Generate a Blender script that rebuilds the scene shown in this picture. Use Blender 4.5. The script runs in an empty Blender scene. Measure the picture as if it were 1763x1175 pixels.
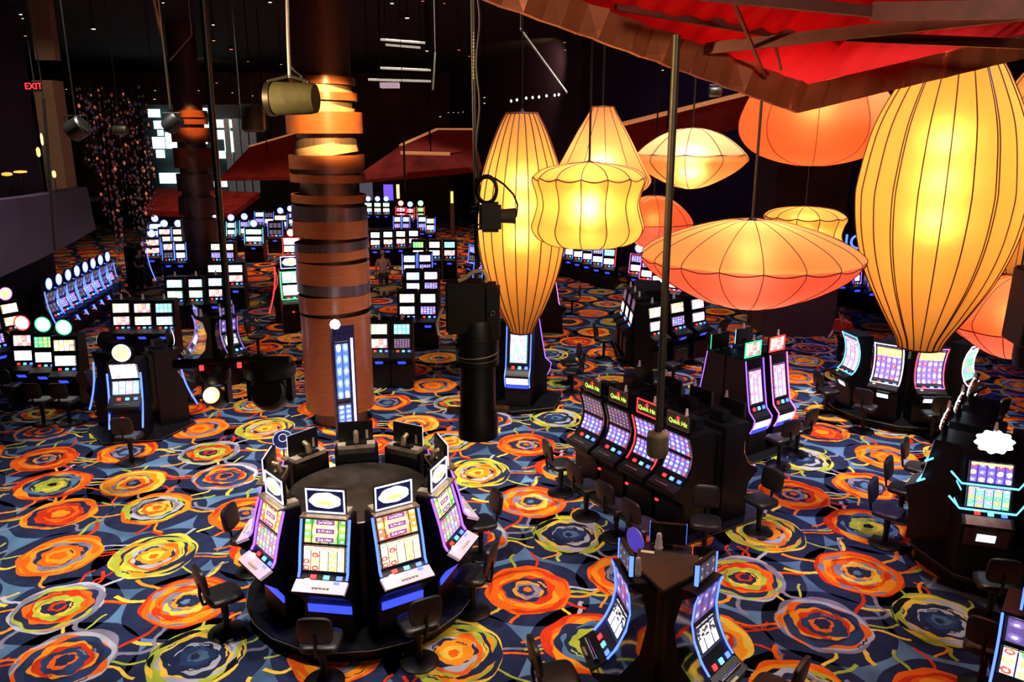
import bpy, bmesh, math, random
from math import sin, cos, pi, radians, sqrt, atan2
from mathutils import Vector, Matrix

# ------------------------------------------------------------ camera, world, lights, exposure
SC = bpy.context.scene
COL = SC.collection
H = 6.5
HC = 11.2
PIT = radians(14.54)
FPX = 1763 * 28 / 36.0
cam_data = bpy.data.cameras.new('camera')
cam_data.lens = 28
cam_data.sensor_width = 36
cam_data.clip_end = 300
cam = bpy.data.objects.new('camera', cam_data)
cam.location = (0, 0, H)
cam.rotation_euler = (pi / 2 - PIT, 0, 0)
COL.objects.link(cam)
SC.camera = cam
SC.view_settings.view_transform = 'Standard'
SC.view_settings.look = 'None'
SC.view_settings.gamma = 1
SC.view_settings.exposure = 0.25
try:
    SC.cycles.use_denoising = True
    SC.cycles.max_bounces = 6
    SC.cycles.diffuse_bounces = 2
    SC.cycles.glossy_bounces = 3
    SC.cycles.sample_clamp_indirect = 4
    SC.cycles.caustics_reflective = False
    SC.cycles.caustics_refractive = False
except Exception:
    pass
W = bpy.data.worlds.new('World')
SC.world = W
W.use_nodes = True
W.node_tree.nodes['Background'].inputs[0].default_value = (0.02, 0.016, 0.03, 1)
W.node_tree.nodes['Background'].inputs[1].default_value = 0.15


def ray(x, y):
    u = (x - 881.5) / FPX
    v = (y - 587.5) / FPX
    return Vector((u, cos(PIT) - v * sin(PIT), -sin(PIT) - v * cos(PIT)))


def az(x, y, z=0.0):
    """the point at height z that the photograph shows at pixel (x, y)"""
    k = ray(x, y)
    return k * ((z - H) / k.z) + Vector((0, 0, H))


def ay(x, y, Y):
    """the point at distance Y that the photograph shows at pixel (x, y)"""
    k = ray(x, y)
    return k * (Y / k.y) + Vector((0, 0, H))


def px2m(Y, y=500):
    """metres per pixel at distance Y"""
    v = (y - 587.5) / FPX
    return Y / (cos(PIT) - v * sin(PIT)) / FPX


def spot(name, loc, target, power, angle, blend=0.6, color=(1, 0.93, 0.85), size=0.25):
    l = bpy.data.lights.new(name, 'SPOT')
    l.energy = power
    l.spot_size = radians(angle)
    l.spot_blend = blend
    l.color = color
    l.shadow_soft_size = size
    o = bpy.data.objects.new(name, l)
    o.location = loc
    o.rotation_euler = (Vector(target) - Vector(loc)).to_track_quat('-Z', 'Y').to_euler()
    COL.objects.link(o)
    return o


WARM = (1, 0.88, 0.76)
for (px, py, pw, an, cl) in [
    (790, 760, 3600, 50, WARM), (640, 960, 1300, 52, WARM), (250, 860, 2600, 56, WARM), (1480, 745, 4000, 44, WARM),
    (1150, 640, 1500, 50, WARM), (120, 1060, 1700, 62, WARM), (1450, 1010, 1100, 62, WARM), (960, 1000, 1100, 56, WARM),
    (430, 720, 1700, 46, WARM), (700, 560, 700, 60, WARM), (1180, 1130, 500, 60, WARM),
    (480, 560, 900, 80, (1, 0.62, 0.4)), (990, 540, 1300, 80, (1, 0.72, 0.6)), (100, 640, 500, 60, WARM),
    (760, 440, 2600, 100, (1, 0.45, 0.22)), (420, 440, 2600, 100, (1, 0.45, 0.25)),
    (1330, 850, 480, 46, (0.35, 0.2, 1)), (1430, 640, 1100, 60, (0.75, 0.5, 1)), (1560, 880, 500, 50, (0.6, 0.5, 1)),
]:
    p = az(px, py)
    spot('ceiling_spot_light', (p.x + 0.4, p.y - 1.0, 11.0), p, pw * 1.4, an, color=cl)

# light that falls on the banded column, the lantern tops and the red ceiling cloth
spot('column_spot_light', ay(640, 40, 13.5), ay(566, 225, 17.7), 4200, 24, 0.5, (1, 0.6, 0.2), 0.1)
spot('column_wash_light', ay(700, 20, 14.0), ay(600, 500, 17.2), 150, 50, 0.8, (1, 0.5, 0.32), 0.2)
spot('lantern_wash_light', (11.0, 10.2, 10.6), ay(1690, 260, 9.0), 2600, 40, 0.6, (1, 0.95, 0.85), 0.3)
spot('saucer_wash_light', (3.0, 10.2, 10.9), ay(1195, 235, 12.3), 2200, 30, 0.6, (1, 0.95, 0.85), 0.2)


# ------------------------------------------------------------ object helpers
def tag(o, label=None, cat=None, group=None, kind=None):
    if label: o['label'] = label
    if cat: o['category'] = cat
    if group: o['group'] = group
    if kind: o['kind'] = kind
    return o


def empty(name, loc=(0, 0, 0), rz=0.0, label=None, cat=None, group=None, kind=None):
    o = bpy.data.objects.new(name, None)
    o.location = loc
    o.rotation_euler = (0, 0, rz)
    o.empty_display_size = 0.1
    COL.objects.link(o)
    return tag(o, label, cat, group, kind)


class MB:
    """collects shapes; build() links them as one mesh object"""

    def __init__(self):
        self.v, self.f, self.m, self.uv = [], [], [], {}

    def add(self, vs, fs, mi=0, uv=None):
        b = len(self.v)
        self.v += [tuple(q) for q in vs]
        for i, f in enumerate(fs):
            if uv and i in uv:
                self.uv[len(self.f)] = uv[i]
            self.f.append([b + k for k in f])
            self.m.append(mi)
        return self

    def box(self, x0, x1, y0, y1, z0, z1, mi=0, M=None):
        vs = [Vector((x, y, z)) for z in (z0, z1) for y in (y0, y1) for x in (x0, x1)]
        if M is not None: vs = [M @ q for q in vs]
        return self.add(vs, [(0, 2, 3, 1), (4, 5, 7, 6), (0, 1, 5, 4), (2, 6, 7, 3), (0, 4, 6, 2), (1, 3, 7, 5)], mi)

    def tube(self, pts, r, n=8, mi=0, closed=False, cap=True):
        pts = [Vector(q) for q in pts]
        rs = r if isinstance(r, (list, tuple)) else [r] * len(pts)
        N = len(pts)
        vs = []
        up = None
        for i, q in enumerate(pts):
            a = pts[(i - 1) % N] if (closed or i) else pts[i]
            b = pts[(i + 1) % N] if (closed or i < N - 1) else pts[i]
            t = (b - a).normalized()
            if up is None:
                up = Vector((0, 0, 1)) if abs(t.z) < 0.9 else Vector((1, 0, 0))
            s = t.cross(up)
            if s.length < 1e-5: s = t.orthogonal()
            s.normalize()
            up = s.cross(t).normalized()
            for k in range(n):
                an = 2 * pi * k / n
                vs.append(q + (s * cos(an) + up * sin(an)) * rs[i])
        fs = []
        for i in range(N if closed else N - 1):
            for k in range(n):
                a, b = i * n + k, i * n + (k + 1) % n
                c, d = ((i + 1) % N) * n + (k + 1) % n, ((i + 1) % N) * n + k
                fs.append((a, b, c, d))
        if cap and not closed:
            fs.append(tuple(range(n))[::-1])
            fs.append(tuple((N - 1) * n + k for k in range(n)))
        return self.add(vs, fs, mi)

    def lathe(self, prof, n=24, c=(0, 0, 0), mi=0, M=None, mod=None):
        vs, fs = [], []
        c = Vector(c)
        for (r, z) in prof:
            for k in range(n):
                a = 2 * pi * k / n
                rr = r * (mod(a, z) if mod else 1)
                q = Vector((rr * cos(a), rr * sin(a), z))
                if M is not None: q = M @ q
                vs.append(q + c)
        for i in range(len(prof) - 1):
            for k in range(n):
                a, b = i * n + k, i * n + (k + 1) % n
                fs.append((a, b, b + n, a + n))
        fs.append(tuple(range(n))[::-1])
        fs.append(tuple((len(prof) - 1) * n + k for k in range(n)))
        return self.add(vs, fs, mi)

    def prism(self, poly, x0, x1, mi=0):
        """polygon in (y, z) extruded along x"""
        n = len(poly)
        vs = [(x0, y, z) for y, z in poly] + [(x1, y, z) for y, z in poly]
        fs = [tuple(range(n)), tuple(range(2 * n - 1, n - 1, -1))]
        for i in range(n):
            j = (i + 1) % n
            fs.append((j, i, i + n, j + n))
        return self.add(vs, fs, mi)

    def plate(self, poly, z0, z1, mi=0, M=None):
        """polygon in (x, y) extruded along z"""
        n = len(poly)
        vs = [Vector((x, y, z0)) for x, y in poly] + [Vector((x, y, z1)) for x, y in poly]
        if M is not None: vs = [M @ q for q in vs]
        fs = [tuple(range(n))[::-1], tuple(range(n, 2 * n))]
        for i in range(n):
            j = (i + 1) % n
            fs.append((i, j, j + n, i + n))
        return self.add(vs, fs, mi)

    def build(self, name, mats, parent=None, smooth=False, bevel=0.0):
        me = bpy.data.meshes.new(name)
        me.from_pydata([tuple(q) for q in self.v], [], self.f)
        ms = mats if isinstance(mats, (list, tuple)) else [mats]
        for m in ms: me.materials.append(m)
        if len(ms) > 1:
            me.polygons.foreach_set('material_index', self.m)
        if self.uv:
            l = me.uv_layers.new(name='UVMap')
            for fi, uvs in self.uv.items():
                p = me.polygons[fi]
                for li, q in zip(p.loop_indices, uvs):
                    l.data[li].uv = q
        if bevel:
            bm = bmesh.new()
            bm.from_mesh(me)
            bmesh.ops.remove_doubles(bm, verts=bm.verts, dist=1e-5)
            es = [e for e in bm.edges if len(e.link_faces) == 2 and e.calc_face_angle(0) > 0.5]
            bmesh.ops.bevel(bm, geom=es, offset=bevel, segments=2, affect='EDGES', clamp_overlap=True)
            bmesh.ops.recalc_face_normals(bm, faces=bm.faces)
            bm.to_mesh(me)
            bm.free()
        if smooth:
            me.polygons.foreach_set('use_smooth', [True] * len(me.polygons))
            try: me.set_sharp_from_angle(angle=radians(40))
            except Exception: pass
        me.update()
        o = bpy.data.objects.new(name, me)
        COL.objects.link(o)
        if parent is not None: o.parent = parent
        return o


def dup(o, parent=None):
    c = o.copy()
    COL.objects.link(c)
    c.parent = parent
    for ch in list(o.children):
        dup(ch, c)
    return c


USED = set()


def place(tpl, loc, rz, label=None, cat=None, group=None, scale=None):
    o = tpl if tpl.name not in USED else dup(tpl)
    USED.add(tpl.name)
    o.location = loc
    o.rotation_euler = (0, 0, rz)
    if scale: o.scale = (scale, scale, scale)
    for k in ('label', 'group'):
        if k in o: del o[k]
    return tag(o, label, cat, group)


# ------------------------------------------------------------ materials
def mat(name, col, rough=0.6, metal=0.0, var=0.25, scale=12.0, emit=None, es=0.0, spec=0.5, bump=0.0, stretch=None):
    m = bpy.data.materials.new(name)
    m.use_nodes = True
    nt = m.node_tree
    b = nt.nodes['Principled BSDF']
    b.inputs['Roughness'].default_value = rough
    b.inputs['Metallic'].default_value = metal
    b.inputs['Specular IOR Level'].default_value = spec
    tc = nt.nodes.new('ShaderNodeTexCoord')
    no = nt.nodes.new('ShaderNodeTexNoise')
    no.inputs['Scale'].default_value = scale
    no.inputs['Detail'].default_value = 3
    if stretch:
        mp = nt.nodes.new('ShaderNodeMapping')
        mp.inputs['Scale'].default_value = stretch
        nt.links.new(tc.outputs['Object'], mp.inputs[0])
        nt.links.new(mp.outputs[0], no.inputs[0])
    else:
        nt.links.new(tc.outputs['Object'], no.inputs[0])
    rp = nt.nodes.new('ShaderNodeValToRGB')
    rp.color_ramp.elements[0].position = 0.3
    rp.color_ramp.elements[1].position = 0.7
    rp.color_ramp.elements[0].color = tuple(c * (1 - var) for c in col) + (1,)
    rp.color_ramp.elements[1].color = tuple(min(1, c * (1 + var)) for c in col) + (1,)
    nt.links.new(no.outputs['Fac'], rp.inputs[0])
    nt.links.new(rp.outputs[0], b.inputs['Base Color'])
    if emit:
        b.inputs['Emission Color'].default_value = tuple(emit) + (1,)
        b.inputs['Emission Strength'].default_value = es
    if bump:
        bp = nt.nodes.new('ShaderNodeBump')
        bp.inputs['Strength'].default_value = bump
        bp.inputs['Distance'].default_value = 0.01
        nt.links.new(no.outputs['Fac'], bp.inputs['Height'])
        nt.links.new(bp.outputs[0], b.inputs['Normal'])
    return m


def glow(name, col, es):
    m = bpy.data.materials.new(name)
    m.use_nodes = True
    nt = m.node_tree
    b = nt.nodes['Principled BSDF']
    b.inputs['Base Color'].default_value = (col[0] * .5, col[1] * .5, col[2] * .5, 1)
    b.inputs['Emission Color'].default_value = tuple(col) + (1,)
    b.inputs['Emission Strength'].default_value = es
    b.inputs['Roughness'].default_value = 0.4
    return m


def screen(name, cols, rows, pal, bg=(1, 1, 1), es=2.0, sym=0.33, seed=0, head=None, headh=0.2, margin=0.04, gap=0.05, centre=None):
    """a lit game screen: reels of coloured symbols on a ground, dark gaps between the reels, a band along the top"""
    m = bpy.data.materials.new(name)
    m.use_nodes = True
    nt = m.node_tree
    N, L = nt.nodes, nt.links
    b = N['Principled BSDF']
    b.inputs['Roughness'].default_value = 0.15
    b.inputs['Base Color'].default_value = (0.02, 0.02, 0.02, 1)

    def math_(op, a, c=None):
        n = N.new('ShaderNodeMath')
        n.operation = op
        for i, q in enumerate((a, c)):
            if q is None: continue
            if isinstance(q, (int, float)): n.inputs[i].default_value = q
            else: L.new(q, n.inputs[i])
        return n.outputs[0]

    def mix(f, a, c):
        n = N.new('ShaderNodeMix')
        n.data_type = 'RGBA'
        if isinstance(f, (int, float)): n.inputs[0].default_value = f
        else: L.new(f, n.inputs[0])
        for i, q in ((6, a), (7, c)):
            if isinstance(q, tuple): n.inputs[i].default_value = q + (1,)
            else: L.new(q, n.inputs[i])
        return n.outputs[2]

    uv = N.new('ShaderNodeUVMap')
    sp = N.new('ShaderNodeSeparateXYZ')
    L.new(uv.outputs[0], sp.inputs[0])
    u, v = sp.outputs[0], sp.outputs[1]
    cu, cv = math_('MULTIPLY', u, cols), math_('MULTIPLY', v, rows)
    fu, fv = math_('FRACT', cu), math_('FRACT', cv)
    cb = N.new('ShaderNodeCombineXYZ')
    L.new(math_('FLOOR', cu), cb.inputs[0])
    L.new(math_('FLOOR', cv), cb.inputs[1])
    cb.inputs[2].default_value = seed * 3.7 + 0.5
    wn = N.new('ShaderNodeTexWhiteNoise')
    L.new(cb.outputs[0], wn.inputs[0])
    rp = N.new('ShaderNodeValToRGB')
    rp.color_ramp.interpolation = 'CONSTANT'
    e = rp.color_ramp.elements
    while len(e) < len(pal): e.new(0.5)
    for i, c in enumerate(pal):
        e[i].position = i / len(pal)
        e[i].color = tuple(c) + (1,)
    L.new(wn.outputs['Value'], rp.inputs[0])
    # symbol: a wobbly blob around the cell's centre
    no = N.new('ShaderNodeTexNoise')
    no.inputs['Scale'].default_value = max(cols, rows) * 2.3
    L.new(uv.outputs[0], no.inputs[0])
    du, dv = math_('SUBTRACT', fu, 0.5), math_('SUBTRACT', fv, 0.5)
    d = math_('SQRT', math_('ADD', math_('MULTIPLY', du, du), math_('MULTIPLY', dv, dv)))
    d = math_('ADD', d, math_('MULTIPLY', math_('SUBTRACT', no.outputs['Fac'], 0.5), 0.35))
    insym = math_('LESS_THAN', d, sym)
    core = math_('LESS_THAN', d, sym * 0.45)
    c0 = mix(insym, bg, rp.outputs[0])
    c0 = mix(math_('MULTIPLY', core, 0.7), c0, (1, 1, 1))
    edge = math_('GREATER_THAN', math_('ABSOLUTE', du), 0.5 - gap)
    c0 = mix(edge, c0, (0.03, 0.01, 0.06))
    if head:
        hn = N.new('ShaderNodeTexNoise')
        hn.inputs['Scale'].default_value = 9
        L.new(uv.outputs[0], hn.inputs[0])
        hc = mix(math_('GREATER_THAN', hn.outputs['Fac'], 0.53), head, (1, 0.85, 0.5))
        c0 = mix(math_('GREATER_THAN', v, 1 - headh), c0, hc)
    if centre:
        av, au = math_('ABSOLUTE', math_('SUBTRACT', v, 0.5)), math_('ABSOLUTE', math_('SUBTRACT', u, 0.5))
        c0 = mix(math_('MULTIPLY', math_('LESS_THAN', math_('ADD', au, math_('MULTIPLY', av, .2)), .30), math_('LESS_THAN', av, .42)), c0, centre[0])
        f3 = math_('FRACT', math_('MULTIPLY', v, 3.0))
        pill = math_('MULTIPLY', math_('LESS_THAN', math_('ABSOLUTE', math_('SUBTRACT', f3, .5)), .27), math_('LESS_THAN', au, .21))
        c0 = mix(pill, c0, centre[1])
        tx = N.new('ShaderNodeTexNoise')
        tx.inputs['Scale'].default_value = 26
        L.new(uv.outputs[0], tx.inputs[0])
        txt = math_('MULTIPLY', math_('MULTIPLY', math_('GREATER_THAN', tx.outputs['Fac'], .52), math_('LESS_THAN', math_('ABSOLUTE', math_('SUBTRACT', f3, .5)), .14)), math_('LESS_THAN', au, .16))
        c0 = mix(txt, c0, (1, 1, .9))
    inb = math_('MULTIPLY', math_('LESS_THAN', math_('ABSOLUTE', math_('SUBTRACT', u, 0.5)), 0.5 - margin),
                math_('LESS_THAN', math_('ABSOLUTE', math_('SUBTRACT', v, 0.5)), 0.5 - margin))
    c0 = mix(inb, (0.01, 0.01, 0.02), c0)
    L.new(c0, b.inputs['Emission Color'])
    b.inputs['Emission Strength'].default_value = es
    return m


BLACK = mat('black_laminate', (0.004, 0.004, 0.006), 0.4, 0, 0.3, 6, spec=.3)
BLACKM = mat('black_painted_metal', (0.008, 0.0075, 0.007), 0.42, 0.2, 0.3, 20, spec=.35)
VINYL = mat('black_vinyl', (0.009, 0.009, 0.011), 0.42, 0, 0.35, 30, bump=0.15)
VIOLETV = mat('dark_violet_vinyl', (0.012, 0.011, 0.04), 0.5, 0, 0.35, 30, bump=0.15)
DECKG = mat('pale_pink_deck', (0.62, 0.5, 0.55), 0.35, 0, 0.12, 8, emit=(0.9, 0.6, 0.9), es=0.25)
TOPG = mat('taupe_metal_top', (0.5, 0.42, 0.32), 0.45, 0.2, 0.15, 8)
BRONZE = mat('brushed_bronze', (0.5, 0.37, 0.22), 0.35, 0.7, 0.25, 8)
CHROME = mat('dark_chrome', (0.5, 0.5, 0.55), 0.15, 1.0, 0.1, 8)
STEEL = mat('dull_steel', (0.22, 0.21, 0.2), 0.4, 0.8, 0.2, 8)
IVORY = mat('ivory_plastic', (0.7, 0.6, 0.42), 0.5, 0, 0.1, 9)
CLEAR = mat('frosted_lamp_plastic', (0.45, 0.34, 0.34), 0.25, 0, 0.1, 9, emit=(1, .8, .8), es=0.03)
NEON = {
    'blue': glow('blue_neon', (0.06, 0.13, 1.0), 3.2), 'violet': glow('violet_neon', (0.25, 0.08, 1.0), 2.6),
    'white': glow('white_neon', (0.75, 0.72, 1.0), 2.4), 'red': glow('red_neon', (1.0, 0.03, 0.03), 2.4),
    'green': glow('green_neon', (0.05, 1.0, 0.3), 2.0), 'cyan': glow('cyan_neon', (0.12, 0.65, 1.0), 2.4),
    'magenta': glow('magenta_neon', (0.9, 0.18, 0.85), 2.0), 'dim_violet': glow('dim_violet_neon', (0.35, 0.2, 0.9), 0.8),
    'chrome': CHROME, 'yellow': glow('yellow_button_light', (1.0, 0.75, 0.1), 3),
}
BTN = [NEON['red'], NEON['cyan'], NEON['blue']]
BLUEP = glow('blue_belly_light', (0.04, 0.07, 1.0), 1.3)
WHITEP = glow('white_sign_light', (0.8, 0.85, 1.0), 1.7)
CREAMP = glow('cream_sign_light', (1.0, 0.97, 0.6), 3)
NAVYP = mat('navy_sign_ground', (0.01, 0.012, 0.06), 0.3, emit=(0.02, 0.03, 0.2), es=0.2)

R, O, Y_, G, B_, P_, C_, Wh, K_ = (1, .08, .05), (1, .4, .05), (1, .85, .2), (.1, .8, .2), (.15, .3, 1), (.7, .25, 1), (.2, .9, .9), (1, 1, 1), (.04, .03, .1)
S = {
    'white': screen('white_reel_screen', 5, 3, [Wh, (.9, .85, 1), (.8, .8, 1), Y_, R, Wh], (1, 1, 1), 2.6, 0.3, 1),
    'pale': screen('pale_reel_screen', 5, 4, [(.8, .6, .9), Wh, B_, R, Wh, C_], (.85, .8, 1), 2.2, 0.33, 2, (.4, .3, 1)),
    'lilac': screen('lilac_reel_screen', 5, 4, [R, (.5, .4, 1), Wh, P_, (.6, .7, 1)], (.22, .2, .95), 1.05, 0.34, 3),
    'plum': screen('dull_plum_screen', 6, 5, [(.5, .15, .3), (.3, .2, .4), (.6, .3, .4)], (.25, .12, .25), 0.55, 0.36, 4),
    'gold': screen('gold_reel_screen', 5, 4, [Wh, Y_, O, (1, .7, .4), (.5, .5, .1), R], (1, .93, .5), 1.7, 0.4, 5, (.9, .4, .3), .2),
    'greengold': screen('green_gold_screen', 5, 4, [G, (.3, .9, .2), Y_, (.9, .6, .1), (.1, .5, .1)], (.25, .6, .08), 1.3, 0.47, 6, centre=((1, .9, .45), (.25, .06, .3))),
    'redgold': screen('red_gold_screen', 5, 4, [R, O, Y_, (.9, .2, .1)], (.9, .4, .08), 1.3, 0.47, 7, centre=((1, .75, .4), (.35, .06, .3))),
    'jewel': screen('jewel_reel_screen', 6, 5, [P_, G, Wh, Y_, R, (.5, .6, .8)], (.55, .5, .62), 1.1, 0.38, 8),
    'peach': screen('peach_screen', 4, 3, [O, R, Wh, Y_], (1, .7, .45), 2.0, 0.4, 9),
    'rose': screen('rose_screen', 4, 3, [R, (1, .5, .6), Wh, Y_], (1, .6, .65), 1.7, 0.4, 10),
    'green': screen('green_screen', 4, 3, [G, (.5, .9, .1), O, (.1, .7, .2)], (.1, .8, .25), 1.6, 0.4, 11),
    'teal': screen('teal_screen', 4, 2, [C_, (.3, .9, .8), Wh], (.2, .85, .8), 1.8, 0.4, 12),
    'sky': screen('sky_blue_screen', 4, 3, [Wh, C_, (.7, .8, 1), P_], (.6, .85, 1), 2.2, 0.4, 13),
    'mint': screen('mint_screen', 4, 3, [Wh, G, Y_, (.7, 1, .8)], (.7, 1, .7), 2.2, 0.4, 14),
    'cream': screen('cream_screen', 3, 2, [Wh, Y_, O], (1, .93, .75), 2.4, 0.35, 15),
    'tall': screen('tall_pink_screen', 3, 8, [(1, .5, .8), (.5, .9, .8), Wh, P_], (.85, .6, 1), 1.25, 0.36, 16, (.9, .3, .8), .2),
    'goldreels': screen('violet_reel_gold_header_screen', 5, 6, [(.4, .3, 1), Wh, (.6, .5, 1), Wh, R], (.35, .22, .9), 1.4, 0.34, 17, (1, .7, .2), .3),
    'aqua': screen('aqua_jewel_screen', 5, 5, [G, Y_, O, P_, C_], (.25, .75, .65), 1.5, 0.4, 18, (.3, .3, 1), .12),
    'violet': screen('violet_title_screen', 5, 3, [Y_, R, Wh, (.3, .3, 1)], (.2, .12, .9), 1.3, 0.34, 19, (.9, .8, .2), .15),
    'fruit': screen('fruit_reel_screen', 4, 3, [R, G, Y_, R], (.8, .95, .85), 1.5, 0.33, 20, (.2, .5, .1), .08),
    'bar': screen('white_on_black_reel_screen', 3, 2, [Wh, Wh, (.9, .9, 1)], (1, 1, 1), 2.6, 0.5, 21, (.02, .02, .05), .5, .12, .07),
    'dark': screen('unlit_grey_screen', 3, 2, [(.12, .1, .16), (.16, .14, .2)], (.13, .11, .16), 0.6, 0.3, 22),
    'darkviolet': screen('dark_violet_screen', 3, 2, [(.3, .2, .6), (.2, .14, .4)], (.16, .1, .35), 1.0, 0.3, 23),
    'blueinfo': screen('pale_blue_info_screen', 2, 5, [(.5, .7, 1), Wh], (.12, .3, 1), 1.0, 0.35, 24),
    'wheel': screen('red_wheel_screen', 3, 3, [R, Wh, (1, .3, .4)], (1, .12, .2), 2.2, 0.4, 25),
}


# ------------------------------------------------------------ carpet
def rgbm(name, c, var=.22, sc=3.0):
    return mat(name, c, 0.95, 0, var, sc, spec=0.1)


CC = {
    'slate': mat('carpet_slate_blue', (.085, .17, .32), 0.95, 0, .5, 1.1, spec=0.1),
    'navy': rgbm('carpet_navy', (.016, .024, .07), .3), 'red': rgbm('carpet_red', (.58, .035, .008), .3),
    'orange': rgbm('carpet_orange', (.90, .125, .008), .2), 'amber': rgbm('carpet_amber', (.96, .29, .015), .15),
    'yellow': rgbm('carpet_yellow', (.85, .55, .06), .15), 'lime': rgbm('carpet_lime', (.38, .45, .05), .25),
    'grey': rgbm('carpet_grey_mauve', (.21, .20, .30), .3), 'pale': rgbm('carpet_pale_grey', (.42, .43, .52), .2),
    'blue': rgbm('carpet_deep_blue', (.022, .045, .13), .4), 'black': rgbm('carpet_black', (.006, .006, .012), .3),
}
CI = {k: i for i, k in enumerate(CC)}
q_ = H / 6.8
LW, LV = Vector((.08, 5.93, 0)) * q_, Vector((5.17, -2.56, 0)) * q_
# designs: centre in the repeat, then filled rings from the rim inwards (radius share, colour)
MED = {
    'A': ((.85, .80), .66, [(1, 'lime'), (.95, 'yellow'), (.9, 'black'), (.87, 'lime'), (.8, 'pale'), (.72, 'yellow'), (.66, 'navy'), (.5, 'pale'), (.44, 'navy'), (.34, 'blue'), (.2, 'slate'), (.1, 'navy')]),
    'B': ((.21, 2.10), .66, [(1, 'red'), (.95, 'orange'), (.82, 'grey'), (.78, 'amber'), (.68, 'red'), (.62, 'orange'), (.52, 'grey'), (.47, 'yellow'), (.36, 'grey'), (.33, 'amber'), (.26, 'navy'), (.1, 'slate')]),
    'C': ((1.05, 3.66), .70, [(1, 'red'), (.9, 'orange'), (.8, 'amber'), (.74, 'navy'), (.66, 'slate'), (.54, 'navy'), (.46, 'lime'), (.3, 'yellow'), (.24, 'lime'), (.12, 'black')]),
    'D': ((4.29, -1.84), .66, [(1, 'grey'), (.93, 'pale'), (.86, 'orange'), (.8, 'blue'), (.66, 'navy'), (.6, 'amber'), (.53, 'red'), (.44, 'blue'), (.26, 'orange'), (.18, 'navy')]),
    'F': ((3.51, -.60), .64, [(1, 'pale'), (.95, 'grey'), (.85, 'lime'), (.8, 'navy'), (.7, 'orange'), (.6, 'red'), (.52, 'lime'), (.36, 'yellow'), (.3, 'navy'), (.2, 'red'), (.12, 'navy')]),
    'G': ((2.73, .90), .66, [(1, 'orange'), (.92, 'amber'), (.84, 'orange'), (.76, 'amber'), (.66, 'grey'), (.56, 'navy'), (.5, 'orange'), (.36, 'amber'), (.2, 'orange')]),
    'E': ((4.30, .89), .70, [(1, 'yellow'), (.93, 'navy'), (.89, 'lime'), (.81, 'amber'), (.75, 'navy'), (.69, 'yellow'), (.63, 'lime'), (.57, 'orange'), (.5, 'pale'), (.43, 'navy'), (.39, 'amber'), (.22, 'yellow'), (.11, 'orange')]),
    'H': ((3.57, 2.64), .64, [(1, 'orange'), (.9, 'amber'), (.82, 'lime'), (.74, 'black'), (.7, 'pale'), (.6, 'grey'), (.52, 'navy'), (.47, 'yellow'), (.38, 'orange'), (.26, 'yellow'), (.14, 'orange')]),
    'I': ((1.90, 2.41), .62, [(1, 'amber'), (.9, 'orange'), (.8, 'navy'), (.68, 'red'), (.5, 'orange'), (.4, 'red'), (.24, 'amber')]),
    'J': ((2.63, 3.76), .62, [(1, 'orange'), (.95, 'yellow'), (.84, 'amber'), (.62, 'grey'), (.54, 'red'), (.48, 'yellow'), (.36, 'orange'), (.24, 'navy'), (.12, 'slate')]),
    'K': ((.16, 4.98), .66, [(1, 'orange'), (.92, 'red'), (.84, 'orange'), (.7, 'amber'), (.6, 'red'), (.5, 'navy'), (.36, 'amber'), (.3, 'grey'), (.2, 'navy'), (.1, 'orange')]),
    'L': ((1.66, -.55), .62, [(1, 'orange'), (.93, 'red'), (.86, 'amber'), (.7, 'orange'), (.6, 'navy'), (.5, 'grey'), (.36, 'navy'), (.22, 'slate')]),
}


def blob(cx, cy, r, amp, seed, n, z):
    rr = random.Random(seed)
    ph = [rr.uniform(0, 6.28) for _ in range(4)]
    fr = [2, 3, rr.choice((5, 6)), rr.choice((8, 9, 11))]
    am = [.5, .45, .5, .35]
    out = []
    for k in range(n):
        a = 2 * pi * k / n
        w = 1 + amp * sum(am[i] * sin(fr[i] * a + ph[i]) for i in range(4))
        out.append((cx + r * w * cos(a), cy + r * w * sin(a) * 1.02, z))
    return out


def ribbon(pts, w, z):
    vs = []
    n = len(pts)
    for i, (x, y) in enumerate(pts):
        a, b = pts[max(i - 1, 0)], pts[min(i + 1, n - 1)]
        dx, dy = b[0] - a[0], b[1] - a[1]
        l = sqrt(dx * dx + dy * dy) or 1
        ww = w * (0.65 + 0.5 * abs(sin(i * 1.7)))
        vs += [(x - dy / l * ww, y + dx / l * ww, z), (x + dy / l * ww, y - dx / l * ww, z)]
    return vs, [(2 * i, 2 * i + 1, 2 * i + 3, 2 * i + 2) for i in range(n - 1)]


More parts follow.
